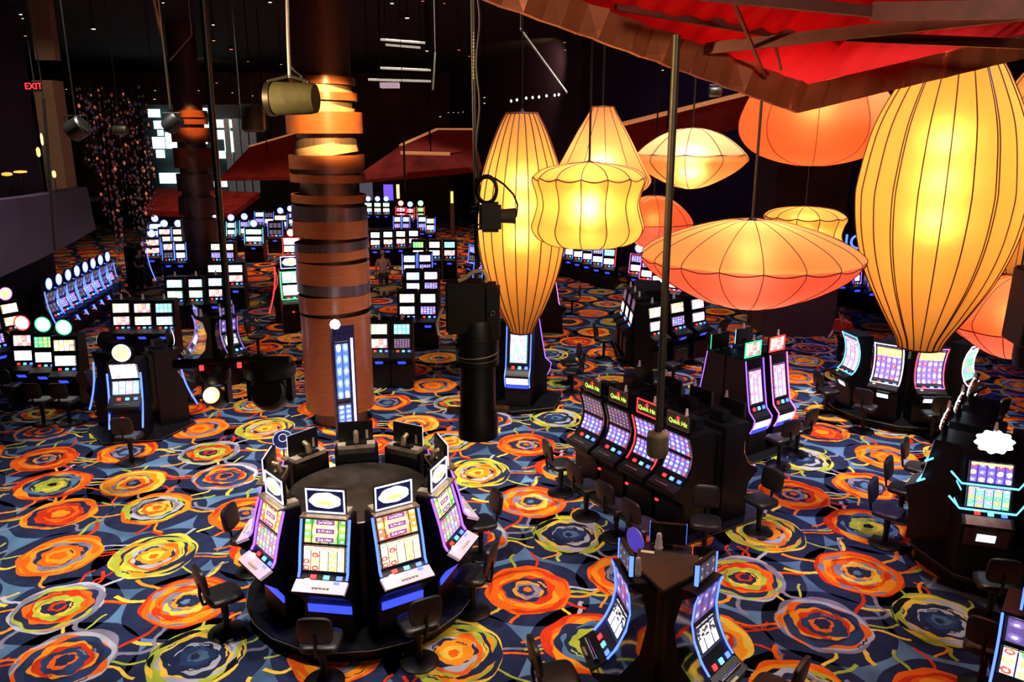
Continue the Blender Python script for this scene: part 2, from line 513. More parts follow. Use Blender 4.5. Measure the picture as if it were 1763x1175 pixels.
def build_carpet():
    vs, fs, ms = [], [], []

    def add(v, f, c):
        b = len(vs)
        vs.extend(v)
        for q in f: fs.append([b + k for k in q])
        ms.extend([CI[c]] * len(f))

    add([(-26, 0, 0), (24, 0, 0), (45, 70, 0), (-50, 70, 0)], [(0, 1, 2, 3)], 'slate')
    tc = ['orange', 'red', 'lime', 'grey', 'amber', 'yellow', 'orange', 'red', 'pale', 'lime']
    for i in range(-14, 16):
        for j in range(-8, 20):
            o = LV * i + LW * j
            for key, (c, R_, rings) in MED.items():
                cx, cy = c[0] * q_ + o.x, c[1] * q_ + o.y
                if cy < 4.5 or cy > 60 or abs(cx) > 3.2 + cy * .69: continue
                far = cy > 26
                near = cy < 17
                n = 14 if far else (44 if near else 26)
                rad = R_ * q_
                sd = ord(key)
                add(blob(cx + .04, cy - .03, rad * 1.37, .03, sd + 5, n, .0004), [tuple(range(n))], 'navy')
                rr = random.Random(sd * 7)
                nt_ = rr.choice((7, 8, 9))
                if not far:
                    for t in range(nt_):
                        # they leave the rim in pairs that run side by side
                        a = 2 * pi * (t // 2 + .22 * (t % 2) + .15 * sin(t * 5 + sd)) / (nt_ / 2)
                        ln = (rr.uniform(.5, 1.0) if t % 2 == 0 else ln * rr.uniform(.8, 1.1) / rad) * rad
                        bend = rr.uniform(-.3, .3)
                        w = rr.uniform(.018, .034)
                        col = rr.choice(tc)
                        wig = rr.uniform(.02, .05)
                        pts = []
                        for s in range(9):
                            u = s / 8
                            r = rad * .9 + ln * u
                            aa = a + bend * u * u * .7 + wig * sin(u * 6 + t)
                            pts.append((cx + r * cos(aa), cy + r * sin(aa)))
                        v, f = ribbon(pts, w, .0012 + t * .0001)
                        add(v, f, col)
                for k, (s, col) in enumerate(rings):
                    if far and k % 2 and k > 1: continue
                    amp = .055 if s > .9 else .085 + .07 * (1 - s)
                    add(blob(cx + .03 * sin(k * 2.1) * rad, cy + .03 * cos(k * 1.3) * rad, rad * s, amp, sd * 31 + k // 2 * 3 + k % 2, n, .0024 + .0006 * k), [tuple(range(n))], col)
                    if near and s > .3:
                        # strokes of neighbouring yarn colours along the ring
                        for t in range(1):
                            a0 = rr.uniform(0, 6.28)
                            sp = rr.uniform(.5, 1.3)
                            rs = rad * (s - rr.uniform(.02, .08))
                            ccol = rr.choice([rings[max(k - 1, 0)][1], rings[min(k + 1, len(rings) - 1)][1], rr.choice(('amber', 'grey', 'navy', 'orange'))])
                            pts = [(cx + (rs + .012 * sin(q * 1.9)) * cos(a0 + sp * q / 9), cy + (rs + .012 * sin(q * 1.9)) * sin(a0 + sp * q / 9)) for q in range(10)]
                            v, f = ribbon(pts, rad * rr.uniform(.01, .024), .0027 + .0006 * k + .0001 * t)
                            add(v, f, ccol)
    me = bpy.data.meshes.new('floor')
    me.from_pydata(vs, [], fs)
    for k in CC: me.materials.append(CC[k])
    me.polygons.foreach_set('material_index', ms)
    me.update()
    o = bpy.data.objects.new('floor', me)
    COL.objects.link(o)
    tag(o, 'blue casino carpet patterned with orange, yellow and green ringed medallions', kind='structure')


build_carpet()


# ------------------------------------------------------------ slot machines
def py(pr, z):
    for (y0, z0), (y1, z1) in zip(pr, pr[1:]):
        if z0 <= z <= z1 and z1 > z0:
            t = (z - z0) / (z1 - z0)
            return y0 + (y1 - y0) * t
    return pr[-1][0] if z > pr[-1][1] else pr[0][0]


def pn(pr, z, e=0.03):
    a, b = max(pr[0][1], z - e), min(pr[-1][1], z + e)
    dy, dz = py(pr, b) - py(pr, a), b - a
    l = sqrt(dy * dy + dz * dz) or 1
    return (-dz / l, dy / l)


def sheet(pr, z0, z1, x0, x1, off=.008, th=.02, n=6, flat=False):
    """a panel that follows the cabinet's front between two heights, with its own thickness and a UV map"""
    mb = MB()
    F, Bk = [], []
    for i in range(n + 1):
        z = z0 + (z1 - z0) * i / n
        y = py(pr, z)
        ny, nz = pn(pr, z if 0 < i < n else (z0 + (z1 - z0) * (0.02 if i == 0 else 0.98)))
        F.append((y + ny * off, z + nz * off))
        Bk.append((y + ny * (off - th), z + nz * (off - th)))
    vs = [(x, y, z) for (y, z) in F for x in (x0, x1)] + [(x, y, z) for (y, z) in Bk for x in (x0, x1)]
    o = 2 * (n + 1)
    fs, uv = [], {}
    for i in range(n):
        uv[len(fs)] = [(0, i / n), (1, i / n), (1, (i + 1) / n), (0, (i + 1) / n)]
        fs.append((2 * i, 2 * i + 1, 2 * i + 3, 2 * i + 2))
        fs.append((o + 2 * i + 1, o + 2 * i, o + 2 * i + 2, o + 2 * i + 3))
        fs.append((2 * i, 2 * i + 2, o + 2 * i + 2, o + 2 * i))
        fs.append((2 * i + 1, o + 2 * i + 1, o + 2 * i + 3, 2 * i + 3))
    fs.append((0, o, o + 1, 1))
    fs.append((2 * n, 2 * n + 1, o + 2 * n + 1, o + 2 * n))
    return mb.add(vs, fs, 0, uv)


def edge_tube(pr, z0, z1, x, off=.012, r=.012, n=12, close=False, x1=None):
    pts = []
    for i in range(n + 1):
        z = z0 + (z1 - z0) * i / n
        ny, nz = pn(pr, z)
        pts.append((x, py(pr, z) + ny * off, z + nz * off))
    if close:
        pts += [(x1, a[1], a[2]) for a in pts[::-1]]
    return MB().tube(pts, r, 6, closed=close)


def uvbox(mb, x0, x1, y0, y1, z0, z1, mi=0):
    """box whose front face carries the UV map"""
    vs = [(x0, y0, z0), (x1, y0, z0), (x1, y0, z1), (x0, y0, z1), (x0, y1, z0), (x1, y1, z0), (x1, y1, z1), (x0, y1, z1)]
    return mb.add(vs, [(0, 1, 2, 3), (5, 4, 7, 6), (0, 4, 5, 1), (1, 5, 6, 2), (2, 6, 7, 3), (3, 7, 4, 0)], mi,
                  {0: [(0, 0), (1, 0), (1, 1), (0, 1)]})


def text_mesh(txt, size, name, m, parent, loc, rot=(pi / 2, 0, 0), ext=.004):
    cu = bpy.data.curves.new(name, 'FONT')
    cu.body = txt
    cu.size = size
    cu.extrude = ext
    cu.align_x = 'CENTER'
    cu.align_y = 'CENTER'
    t = bpy.data.objects.new(name, cu)
    COL.objects.link(t)
    bpy.context.view_layer.update()
    me = bpy.data.meshes.new_from_object(t.evaluated_get(bpy.context.evaluated_depsgraph_get()))
    bpy.data.objects.remove(t)
    me.materials.clear()
    me.materials.append(m)
    o = bpy.data.objects.new(name, me)
    COL.objects.link(o)
    o.parent = parent
    o.location = loc
    o.rotation_euler = rot
    return o


def candle(root, x, y, z, s=1.0):
    mb = MB().lathe([(.028 * s, 0), (.034 * s, .02 * s), (.026 * s, .03 * s), (.026 * s, .07 * s), (.02 * s, .08 * s), (.02 * s, .12 * s), (.012 * s, .13 * s)], 12, (x, y, z))
    return mb.build('tower_lamp', CLEAR, root, True)


def frame(mb, x0, x1, z0, z1, y, t, d=.02, mi=0):
    mb.box(x0, x1, y, y + d, z0, z0 + t, mi).box(x0, x1, y, y + d, z1 - t, z1, mi)
    return mb.box(x0, x0 + t, y, y + d, z0 + t, z1 - t, mi).box(x1 - t, x1, y, y + d, z0 + t, z1 - t, mi)


PR = {
    'upright': [(-.34, 0), (-.34, .5), (-.30, .62), (-.47, .78), (-.47, .84), (-.25, .93), (-.20, 1.0), (-.15, 1.35), (-.08, 1.76)],
    'carousel': [(-.2, 0), (-.2, .5), (-.30, .66), (-.55, .86), (-.55, .90), (-.35, .98), (-.30, 1.02), (-.22, 1.38), (-.10, 1.78)],
    'wave': [(-.3, 0), (-.3, .5), (-.34, .62), (-.54, .76), (-.54, .82), (-.36, .90), (-.24, 1.02), (-.15, 1.2), (-.14, 1.4), (-.19, 1.6), (-.24, 1.74)],
    'tall': [(-.36, 0), (-.36, .5), (-.46, .7), (-.46, .8), (-.34, .9), (-.3, .96), (-.2, 1.5), (-.12, 2.0)],
    'scoop': [(-.3, 0), (-.3, .55), (-.42, .78), (-.55, .86), (-.55, .9), (-.3, 1.0), (-.2, 1.12), (-.13, 1.35), (-.13, 1.6), (-.19, 1.85), (-.3, 2.08)],
    'slim': [(-.25, 0), (-.25, .5), (-.5, .72), (-.5, .8), (-.34, .90), (-.22, 1.04), (-.12, 1.25), (-.08, 1.45), (-.1, 1.7), (-.14, 1.82)],
    'winged': [(-.34, 0), (-.34, .45), (-.42, .8), (-.46, .84), (-.30, .93), (-.24, 1.02), (-.18, 1.35), (-.12, 1.72)],
}


def machine(style, w=.62, back=.34, up='pale', lo='white', neon=None, topper=None, detail=2, neon_side=None, nz=None, trim=None, tneon=None):
    """style gives the front profile; up / lo are the screens' looks; topper is what stands on the roof"""
    pr = PR[style]
    zt = pr[-1][1]
    root = empty('slot_machine')
    h = w / 2
    MB().prism(pr + [(back, zt), (back, 0)], -h, h).build('cabinet', BLACK, root, bevel=.008 if detail > 1 else 0)
    s = h - .045
    if style == 'upright':
        s -= .025
        sheet(pr, 1.04, 1.29, -s, s, n=3).build('reel_screen', S[lo], root)
        sheet(pr, 1.40, 1.67, -s, s, n=3).build('upper_screen', S[up], root)
        sheet(pr, .845, .935, -s, s, .006, .02, 2).build('button_deck', BLACKM if detail > 1 else TOPG, root)
        bz = (.945, .985)
    elif style == 'carousel':
        sheet(pr, 1.07, 1.41, -s, s, n=4).build('reel_screen', S[lo], root)
        sheet(pr, 1.43, 1.76, -s, s, n=4).build('upper_screen', S[up], root)
        d = sheet(pr, .902, .975, -h - .01, h + .01, .01, .045, 3).build('button_deck', DECKG, root)
        MB().lathe([(.05, 0), (.045, .012), (.01, .016)], 16, (-.2, -.4, .985)).build('spin_button', NEON['white'], d)
        mb = MB()
        for k in range(5): mb.box(-.1 + k * .05, -.065 + k * .05, -.5, -.47, .94, .957)
        mb.build('key_row', IVORY, d)
        MB().box(.17, .25, -.415, -.385, .975, .99).build('cash_slot', NEON['blue'], d)
        bz = (.985, 1.02)
        sheet(pr, .40, .52, -h + .06, h - .02, .02, .03, 2).build('belly_light', BLUEP, root)
        MB().box(-h + .02, h - .02, -.2, -.06, 1.782, 1.81).build('roof_trim', BRONZE, root)
    elif style == 'wave':
        sheet(pr, 1.03, 1.31, -s, s, n=6).build('reel_screen', S[lo], root)
        sheet(pr, 1.36, 1.70, -s, s, n=6).build('upper_screen', S[up], root)
        d = sheet(pr, .83, .9, -h + .01, h - .01, .012, .04, 3).build('button_deck', BLACKM, root)
        MB().box(-.2, .1, -.47, -.44, .868, .88).build('key_row', STEEL, d)
        bz = (.93, .97)
        MB().box(-.06, .0, -.575, -.55, .60, .63).build('coin_light', NEON['red'], root)
    elif style == 'tall':
        sheet(pr, 1.06, 1.78, -s + .05, s - .05, n=3).build('reel_screen', S[lo], root)
        sheet(pr, .58, .74, -s, s, .01, .02, 3).build('belly_light', WHITEP, root)
        sheet(pr, .82, .895, -s, s, .01, .03, 3).build('button_deck', BLACKM, root)
        sheet(pr, .47, .55, -s, s, .01, .02, 2).build('foot_light', BLUEP, root)
        bz = (.93, 1.0)
    elif style == 'scoop':
        sheet(pr, 1.06, 1.98, -s, s, n=12).build('reel_screen', S[lo], root)
        d = sheet(pr, .905, .99, -s - .02, s + .02, .012, .04, 3).build('button_deck', BLACKM, root)
        MB().box(-.1, .1, -.5, -.44, .925, .94).build('key_row', mat('plum_key_panel', (.2, .12, .3), .4), d)
        MB().box(-.26, -.2, -.42, -.38, .965, .98).build('service_button', NEON['yellow'], d)
        bz = (.99, 1.03)
        sheet(pr, .62, .73, -.14, .14, .012, .02, 2).build('belly_light', WHITEP, root)
    elif style == 'slim':
        sheet(pr, 1.06, 1.36, -s, s, n=6).build('reel_screen', S[lo], root)
        sheet(pr, 1.42, 1.76, -s, s, n=6).build('upper_screen', S[up], root)
        d = sheet(pr, .80, .895, -h, h, .012, .05, 3).build('button_deck', BLACKM, root)
        MB().tube([(-.2, -.44, .865), (.2, -.44, .865)], .03, 10).build('arm_rest', CHROME, d, True)
        MB().box(-.1, .05, -.52, -.49, .822, .84).build('key_row', IVORY, d)
        bz = (.915, .96)
        gl = mat('mirror_side_glass', (.6, .6, .65), .05, 1.0)
        for sx in (-1, 1):
            poly = [(y - .015, z) for y, z in pr if z > .75] + [(.02, 1.7), (.1, 1.35), (.02, .95), (-.2, .72)]
            MB().prism(poly, sx * (h + .004), sx * (h + .016)).build('side_glass', gl, root)
    else:  # winged
        sheet(pr, 1.02, 1.33, -s, s, n=3).build('reel_screen', S[lo], root)
        sheet(pr, 1.38, 1.69, -s, s, n=3).build('upper_screen', S[up], root)
        sheet(pr, .845, .925, -s, s, .01, .03, 3).build('button_deck', STEEL, root)
        bz = (.94, .985)
        sheet(pr, .50, .80, -s, s, .012, .02, 2).build('belly_panel', mat('brown_leather_panel', (.08, .045, .045), .5), root)
        sheet(pr, .58, .70, -.12, .12, .02, .012, 2).build('belly_light', WHITEP, root)
        for zz in (1.355, 1.0):
            y = py(pr, zz)
            mb = MB().tube([(-h - .16, y + .1, zz + .12), (-h - .03, y - .02, zz), (h + .03, y - .02, zz), (h + .16, y + .1, zz + .12)], .014, 8)
            mb.build('wing_light', NEON['cyan'], root)
        for zz in (1.2, .92):
            MB().box(-h - .004, -h - .0, -.1, .22, zz, zz + .03).build('side_light', NEON['cyan'], root)
    # lit push buttons under the screens
    if detail > 0:
        for i, (bx, m_) in enumerate(zip((-.12, .04, .2), BTN)):
            k = w / .62
            sheet(pr, bz[0], bz[1], (bx - .035) * k, (bx + .035) * k, .016, .02, 1).build('push_button', m_, root)
    if style == 'upright':
        sheet(pr, .66, .74, -.1, .1, .012, .02, 1).build('coin_tray_light', BLUEP, root)
    if neon and nz:
        for sx in (-1, 1):
            pts = []
            for k in range(11):
                u_ = k / 10
                z_ = nz[0] + (nz[1] - nz[0]) * u_
                pts.append((sx * (h + .006), -.50 + .30 * u_ + .07 * sin(u_ * pi), z_))
            MB().tube(pts, .02, 8).build('neon_edge', NEON[neon], root, True)
    elif neon:
        z0, z1 = (.5, zt - .02) if style == 'tall' else (bz[0], zt - .02)
        for sx in (-1, 1):
            m_ = NEON[neon if (sx < 0 or not neon_side) else neon_side]
            edge_tube(pr, z0, z1, sx * (h - .014), .012, .013 if style != 'carousel' else .018, 10).build('neon_edge', m_, root)
    if trim:
        edge_tube(pr, bz[0], zt - .04, -h + .02, .012, .012, 12, True, h - .02).build('neon_border', NEON[trim], root)
    # roof fittings
    yb = py(pr, zt)
    if topper in ('oval', 'oval_red', 'oval_green', 'ball', 'title'):
        m_ = {'oval': WHITEP, 'oval_red': glow('pink_sign_light', (1, .5, .4), 2.4), 'oval_green': glow('mint_sign_light', (.65, 1, .7), 2.2),
              'ball': glow('rainbow_sign_light', (.75, .8, .35), 1.5), 'title': glow('orange_title_light', (1, .5, .3), 1.6)}[topper]
        rim = {'oval': NEON['blue'], 'oval_red': NEON['red'], 'oval_green': NEON['green'], 'ball': NEON['magenta'], 'title': NEON['white']}[topper]
        Mx = Matrix.Rotation(radians(90), 4, 'X')
        t = MB().lathe([(.2, -.03), (.2, .03)], 24, (0, yb + .1, zt + .2), 0, Mx, lambda a, z: 1 if abs(cos(a)) > .2 else .97).build('topper', BLACK, root)
        MB().lathe([(.165, .03), (.155, .045)], 24, (0, yb + .1, zt + .2), 0, Mx).build('sign_face', m_, t)
        MB().tube([(.178 * cos(a * pi / 12), yb + .06, zt + .2 + .178 * sin(a * pi / 12)) for a in range(24)], .012, 6, closed=True).build('sign_rim', rim, t)
        MB().box(-.05, .05, yb + .06, yb + .14, zt, zt + .04).build('topper_post', BLACKM, t)
    elif topper in ('cloud', 'panel', 'lit_panel', 'neonpanel', 'blank'):
        hw, hh = {'cloud': (.27, .17), 'panel': (.25, .13), 'lit_panel': (.25, .13), 'neonpanel': (.25, .16), 'blank': (.2, .12)}[topper]
        z0 = zt + (.05 if topper != 'neonpanel' else .03)
        yy = yb + {'cloud': .02, 'blank': .05}.get(topper, .05)
        fm = {'cloud': NEON['white'], 'panel': STEEL, 'lit_panel': NEON['red'], 'neonpanel': NEON[tneon or neon or 'red'], 'blank': BLACKM}[topper]
        t = MB().box(-hw - .008, hw + .008, yy, yy + .05, z0 - .008, z0 + 2 * hh + .008).build('topper', BLACKM, root, bevel=.006)
        if topper == 'blank':
            uvbox(MB(), -hw + .02, hw - .02, yy - .006, yy, z0 + .02, z0 + 2 * hh - .02).build('sign_face', S['dark'], t)
            for sx in (-1, 1): MB().box(sx * hw - .012, sx * hw + .012, yy - .01, yy + .03, z0, z0 + 2 * hh).build('neon_edge', NEON[neon or 'blue'], t)
        else:
            frame(MB(), -hw, hw, z0, z0 + 2 * hh, yy - .016, .016 if topper != 'panel' else .012, .018).build('sign_frame', fm, t)
        if topper == 'cloud':
            MB().box(-hw + .02, hw - .02, yy - .006, yy, z0 + .02, z0 + 2 * hh - .02).build('sign_face', NAVYP, t)
            pts = []
            for k in range(32):
                a = 2 * pi * k / 32
                r = 1 + .09 * abs(sin(a * 3.5))
                pts.append((.205 * r * cos(a), (.115 if sin(a) > 0 else .09) * r * sin(a)))
            Mx = Matrix.Translation((0, yy - .012, z0 + hh)) @ Matrix.Rotation(radians(90), 4, 'X')
            MB().plate(pts, -.004, .008, 0, Mx).build('logo_cloud', CREAMP, t)
            MB().plate([(x * .55, y * .3 - .02) for x, y in pts], .008, .012, 0, Mx).build('logo_badge', NEON['yellow'], t)
            MB().tube([(0, yy + .05, z0 + hh), (0, yy + .13, z0 + hh - .02), (0, yy + .17, z0 - .0), (0, yy + .17, zt + .03)], .045, 10).build('sign_arm', BRONZE, t, True)
            MB().box(-.2, -.16, yy + .05, yy + .055, z0 + .05, z0 + .2).build('rating_plate', TOPG, t)
        elif topper in ('panel', 'lit_panel'):
            MB().box(-hw + .02, hw - .02, yy - .006, yy, z0 + .02, z0 + 2 * hh - .02).build('sign_face', mat('dark_bronze_sign_ground', (.05, .04, .02), .4), t)
            text_mesh('Quick Hit', .105, 'lettering', glow('lime_lettering', (.6, .9, .12), 1.1), t, (0, yy - .012, z0 + hh - .02))
            st = []
            for k in range(10):
                a = pi / 2 + pi * k / 5
                r = .05 if k % 2 == 0 else .022
                st.append((r * cos(a), r * sin(a)))
            Mx = Matrix.Translation((.0, yy - .009, z0 + hh + .05)) @ Matrix.Rotation(radians(90), 4, 'X')
            MB().plate(st, -.002, .002, 0, Mx).build('star', NEON['red'], t)
            candle(root, .16, yy + .02, z0 + 2 * hh)
        elif topper == 'neonpanel':
            uvbox(MB(), -hw + .02, hw - .02, yy - .006, yy, z0 + .02, z0 + 2 * hh - .02).build('sign_face', S['rose'], t)
            MB().box(-.02, .02, yy + .05, yy + .09, zt, z0 + .1).build('sign_arm', BLACKM, t)
            candle(root, .05, yy + .03, z0 + 2 * hh)
        if topper == 'blank':
            candle(root, .1, yy + .12, zt, 1.6)
            MB().box(-.06, .06, yy + .02, yy + .1, zt - .01, z0 + .01).build('topper_post', BLACKM, t)
    elif topper == 'starburst':
        pts = []
        for k in range(48):
            a = 2 * pi * k / 48
            r = 1 + .09 * sin(a * 10)
            pts.append((.24 * r * cos(a), .16 * r * sin(a)))
        Mx = Matrix.Translation((0, yb + .05, zt + .26)) @ Matrix.Rotation(radians(80), 4, 'X')
        t = MB().plate([(x * 1.12, y * 1.15) for x, y in pts], -.03, .0, 0, Mx).build('topper', CHROME, root)
        MB().plate(pts, .0, .02, 0, Mx).build('sign_face', glow('pale_blue_sign_light', (.7, .95, 1), 4.5), t)
        MB().tube([(0, yb + .06, zt), (0, yb + .06, zt + .14)], .04, 8).build('topper_post', BLACKM, t)
        candle(root, 0, yb + .07, zt + .42)
    elif topper == 'plain':
        candle(root, 0, yb + .12, zt, 1.3)
    # back furniture that shows from behind
    if style == 'carousel':
        MB().box(-h + .05, h - .05, -.05, back - .0, zt - .1, zt + .06).build('top_plate', TOPG, root, bevel=.006)
        MB().box(-.17, .17, .03, .13, zt + .06, zt + .085).build('vent_box', BLACKM, root)
    elif style == 'wave':
        b = MB().box(-h + .06, h - .06, back - .02, back + .1, .5, zt - .1).build('rear_door', BLACKM, root, bevel=.01)
        MB().box(-.14, .16, .02, .24, zt, zt + .2).build('roof_box', BLACK, root, bevel=.01)
    return root


TPL = {}


def slot(key, loc, hd, label, group=None, scale=None, **kw):
    """a machine whose front faces heading hd (degrees, -90 is towards the balcony); key names the build"""
    k = repr((key, sorted(kw.items())))
    if k not in TPL: TPL[k] = machine(key, **kw)
    return place(TPL[k], (loc[0], loc[1], loc[2] if len(loc) > 2 else 0), radians(hd + 90), label, 'slot machine', group, scale)


def behind(p, hd, d):
    return Vector((p.x - cos(radians(hd)) * d, p.y - sin(radians(hd)) * d, 0))


# ------------------------------------------------------------ chairs
def rbox(mb, x, y, z, sx, sy, sz, M=None, r=.35):
    """a cushion: superellipse outline with rounded top"""
    pts = []
    for (k, zz) in ((.86, -sz), (1, -sz * .6), (1, sz * .45), (.93, sz * .85), (.75, sz)):
        ring = []
        for i in range(20):
            a = 2 * pi * i / 20
            c, s_ = cos(a), sin(a)
            ex = .45
            ring.append(Vector((sx * k * math.copysign(abs(c) ** ex, c), sy * k * math.copysign(abs(s_) ** ex, s_), zz)))
        pts.append(ring)
    vs = []
    for ring in pts:
        for q in ring:
            if M is not None: q = M @ q
            vs.append(q + Vector((x, y, z)))
    fs = []
    for i in range(4):
        for k in range(20):
            a, b = i * 20 + k, i * 20 + (k + 1) % 20
            fs.append((a, b, b + 20, a + 20))
    fs.append(tuple(range(20))[::-1])
    fs.append(tuple(80 + k for k in range(20)))
    return mb.add(vs, fs)


def chair_tpl(m):
    t = empty('casino_stool')
    rbox(MB(), 0, 0, .58, .24, .23, .05).build('seat', m, t, True)
    Mx = Matrix.Rotation(radians(82), 4, 'X')
    rbox(MB(), 0, .27, .90, .21, .19, .035, Mx).build('backrest', m, t, True)
    MB().tube([(0, .1, .52), (0, .27, .54), (0, .30, .7), (0, .29, .86)], .022, 8).build('back_bracket', BLACKM, t, True)
    MB().lathe([(.045, .05), (.04, .3), (.05, .31), (.05, .5), (.11, .53)], 14).build('post', BLACKM, t, True)
    MB().lathe([(.25, 0), (.25, .02), (.22, .04), (.05, .06)], 20).build('base', BLACKM, t, True)
    return t


CH = {}


def chair(p, hd, label, group=None, m='v'):
    """a stool whose sitter would look along heading hd"""
    if m not in CH: CH[m] = chair_tpl(VINYL if m == 'v' else VIOLETV)
    return place(CH[m], (p[0], p[1], 0), radians(hd + 90), label, 'stool', group)


def dirv(hd): return Vector((cos(radians(hd)), sin(radians(hd)), 0))


def plinth(pts, h0, h1, label, name='slot_plinth', lip=.04):
    """black platform under a pod of machines, with a thin bright edge strip on its rim"""
    c = Vector((sum(p[0] for p in pts) / len(pts), sum(p[1] for p in pts) / len(pts)))
    t = empty(name, (c.x, c.y, 0), 0, label, 'platform')
    loc = [(p[0] - c.x, p[1] - c.y) for p in pts]
    MB().plate([(x * .93, y * .93) for x, y in loc], 0.004, h0).build('kick_base', BLACKM, t)
    MB().plate(loc, h0, h1).build('deck', BLACK, t, bevel=.012)
    MB().tube([(x * 1.004, y * 1.004, h1 - .012) for x, y in loc], .008, 6, closed=True).build('edge_strip', STEEL, t)
    return t


def ngon(cx, cy, r, n, a0=0):
    return [(cx + r * cos(a0 + 2 * pi * k / n), cy + r * sin(a0 + 2 * pi * k / n)) for k in range(n)]


# ---- round carousel of nine machines in front
cc = az(555, 940, 1.52) + Vector((.23, 1.27, 0))
cc.z = 0
plinth(ngon(cc.x, cc.y, 1.62, 22, .1), .18, .24, 'round black platform carrying the ring of nine slot machines')
t = empty('center_drum', (cc.x, cc.y, .24), 0, 'black round drum closing the middle of the ring of slot machines', 'cabinet')
MB().lathe([(.99, 0), (.99, 1.40), (.98, 1.41)], 32).build('body', BLACKM, t)
MB().lathe([(.99, 1.41), (.99, 1.43), (.97, 1.44)], 32).build('top', mat('scuffed_black_top', (.03, .025, .02), .3, 0, .5, 3), t)
ring = [
    (-98, 'greengold', 'gold', 'violet', 'slot machine with green and gold upper screen, facing the balcony, in the round ring'),
    (-58, 'redgold', 'gold', 'violet', 'slot machine with orange-red upper screen and white reels in the round ring'),
    (-19, 'greengold', 'jewel', 'violet', 'slot machine with jewel coloured reels seen at a slant beside the olive-lit stool'),
    (22, 'redgold', 'jewel', 'violet', 'slot machine seen from behind at a slant, behind the jewel-reeled one of the ring'),
    (62, 'greengold', 'gold', 'violet', 'slot machine seen from behind, its square back straight beyond the ring centre'),
    (102, 'redgold', 'gold', 'violet', 'slot machine seen from behind, bronze neck tilted, in front of the blue kiosk foot'),
    (142, 'greengold', 'jewel', 'violet', 'slot machine seen from behind just under the small blue round sign'),
    (182, 'redgold', 'jewel', 'violet', 'slot machine seen from behind, mostly hidden by the edge-on machine of the ring'),
    (-139, 'redgold', 'jewel', 'violet', 'slot machine seen nearly edge-on with violet neon side in the round ring'),
]
for hd, up, lo, ne, lab in ring:
    p = cc + dirv(hd) * 1.15
    slot('carousel', (p.x, p.y, .24), hd, lab, 'slot machines in the round ring', w=.70, back=.13, up=up, lo=lo, neon='blue' if hd in (-98, -58) else 'violet', topper='cloud', scale=.93)
RS = 'stools around the round ring'
for (x, y, hd, lab) in [
    (-1.36, 0.0, 40, 'black stool turned sideways with worn grey seat, on blue carpet beside the round ring'),
    (-1.52, 1.55, -10, 'black stool half hidden behind the edge-on machine of the round ring'),
    (.18, -1.0, 90, 'black stool with its back to the balcony in front of the green and gold screen'),
    (1.30, -.62, 118, 'black stool with its back to the balcony in front of the orange-red screen'),
    (1.93, .48, 160, 'black stool with olive-lit seat beside the slanted jewel-screen machine'),
    (1.98, 2.02, 205, 'black stool with high back above the olive-lit one, near the yellow-rimmed medallion'),
    (.4, 3.3, -90, 'black stool hidden behind the far machines of the round ring'),
]:
    p = az(555, 940, 1.3)
    chair((p.x + x, p.y + y), hd, lab, RS)
# small round blue sign on the ring
t = empty('round_sign', ay(487, 757, cc.y + .95), radians(20), 'small dark blue round smoking sign standing above the ring of slot machines', 'sign')
Mx = Matrix.Rotation(radians(90), 4, 'X')
MB().lathe([(.15, -.01), (.15, .01)], 28, (0, 0, 0), 0, Mx).build('disc', NAVYP, t)
MB().tube([(.145 * cos(a * pi / 14), -.012, .145 * sin(a * pi / 14)) for a in range(28)], .006, 6, closed=True).build('rim', glow('pale_blue_rim', (.4, .5, 1), 1), t)
MB().tube([(.06 * cos(a * pi / 14), -.014, .03 + .06 * sin(a * pi / 14)) for a in range(28)], .006, 6, closed=True).build('emblem', glow('pale_emblem', (.6, .6, 1), .8), t)
MB().tube([(0, 0.0, -.14), (0, 0, -.62)], .012, 6).build('stem', BLACKM, t)

# ---- double bank of four and four
q0, q1 = Vector((1.49, 14.12, 0)), Vector((2.71, 12.24, 0))
dq = (q1 - q0).normalized()
hd = -147
nn = dirv(hd)
tops = ['plain dark glass', 'violet lit', 'red lit', 'purple lit']
labs = ['slot machine with dark reels at the far end of the double bank',
        'slot machine second from the far end of the double bank, reels on violet',
        'slot machine with red neon sides in the double bank',
        'slot machine at the near end of the double bank, just behind the hanging canister']
for i in range(4):
    p = q0 + dq * (.745 * i) - nn * .2
    slot('wave', (p.x, p.y, .05), hd, labs[i], 'slot machines of the double bank', w=.66, up='plum' if i < 2 else 'lilac', lo='lilac',
         neon='red' if i == 2 else 'chrome', topper='lit_panel' if i == 2 else 'panel')
rl = ['slot machine seen from behind beyond the far end of the double bank', 'slot machine seen from behind, dark round back, beyond the violet one in the double bank',
      'slot machine seen from behind beyond the red neon one in the double bank', 'slot machine seen from behind beyond the near end of the double bank']
for i in range(4):
    p = q0 + dq * (.745 * i) - nn * 1.13
    slot('wave', (p.x, p.y, .05), hd + 180, rl[i], 'slot machines of the double bank', w=.66, up='plum', lo='lilac', neon='chrome', topper='panel')
a, b = q0 - dq * .5, q0 + dq * 2.75
plinth([tuple((a + nn * .45)[:2]), tuple((b + nn * .45)[:2]), tuple((b - nn * 1.76)[:2]), tuple((a - nn * 1.76)[:2])], .0, .052, 'low black platform under the double bank of eight machines')
BS = 'stools of the double bank'
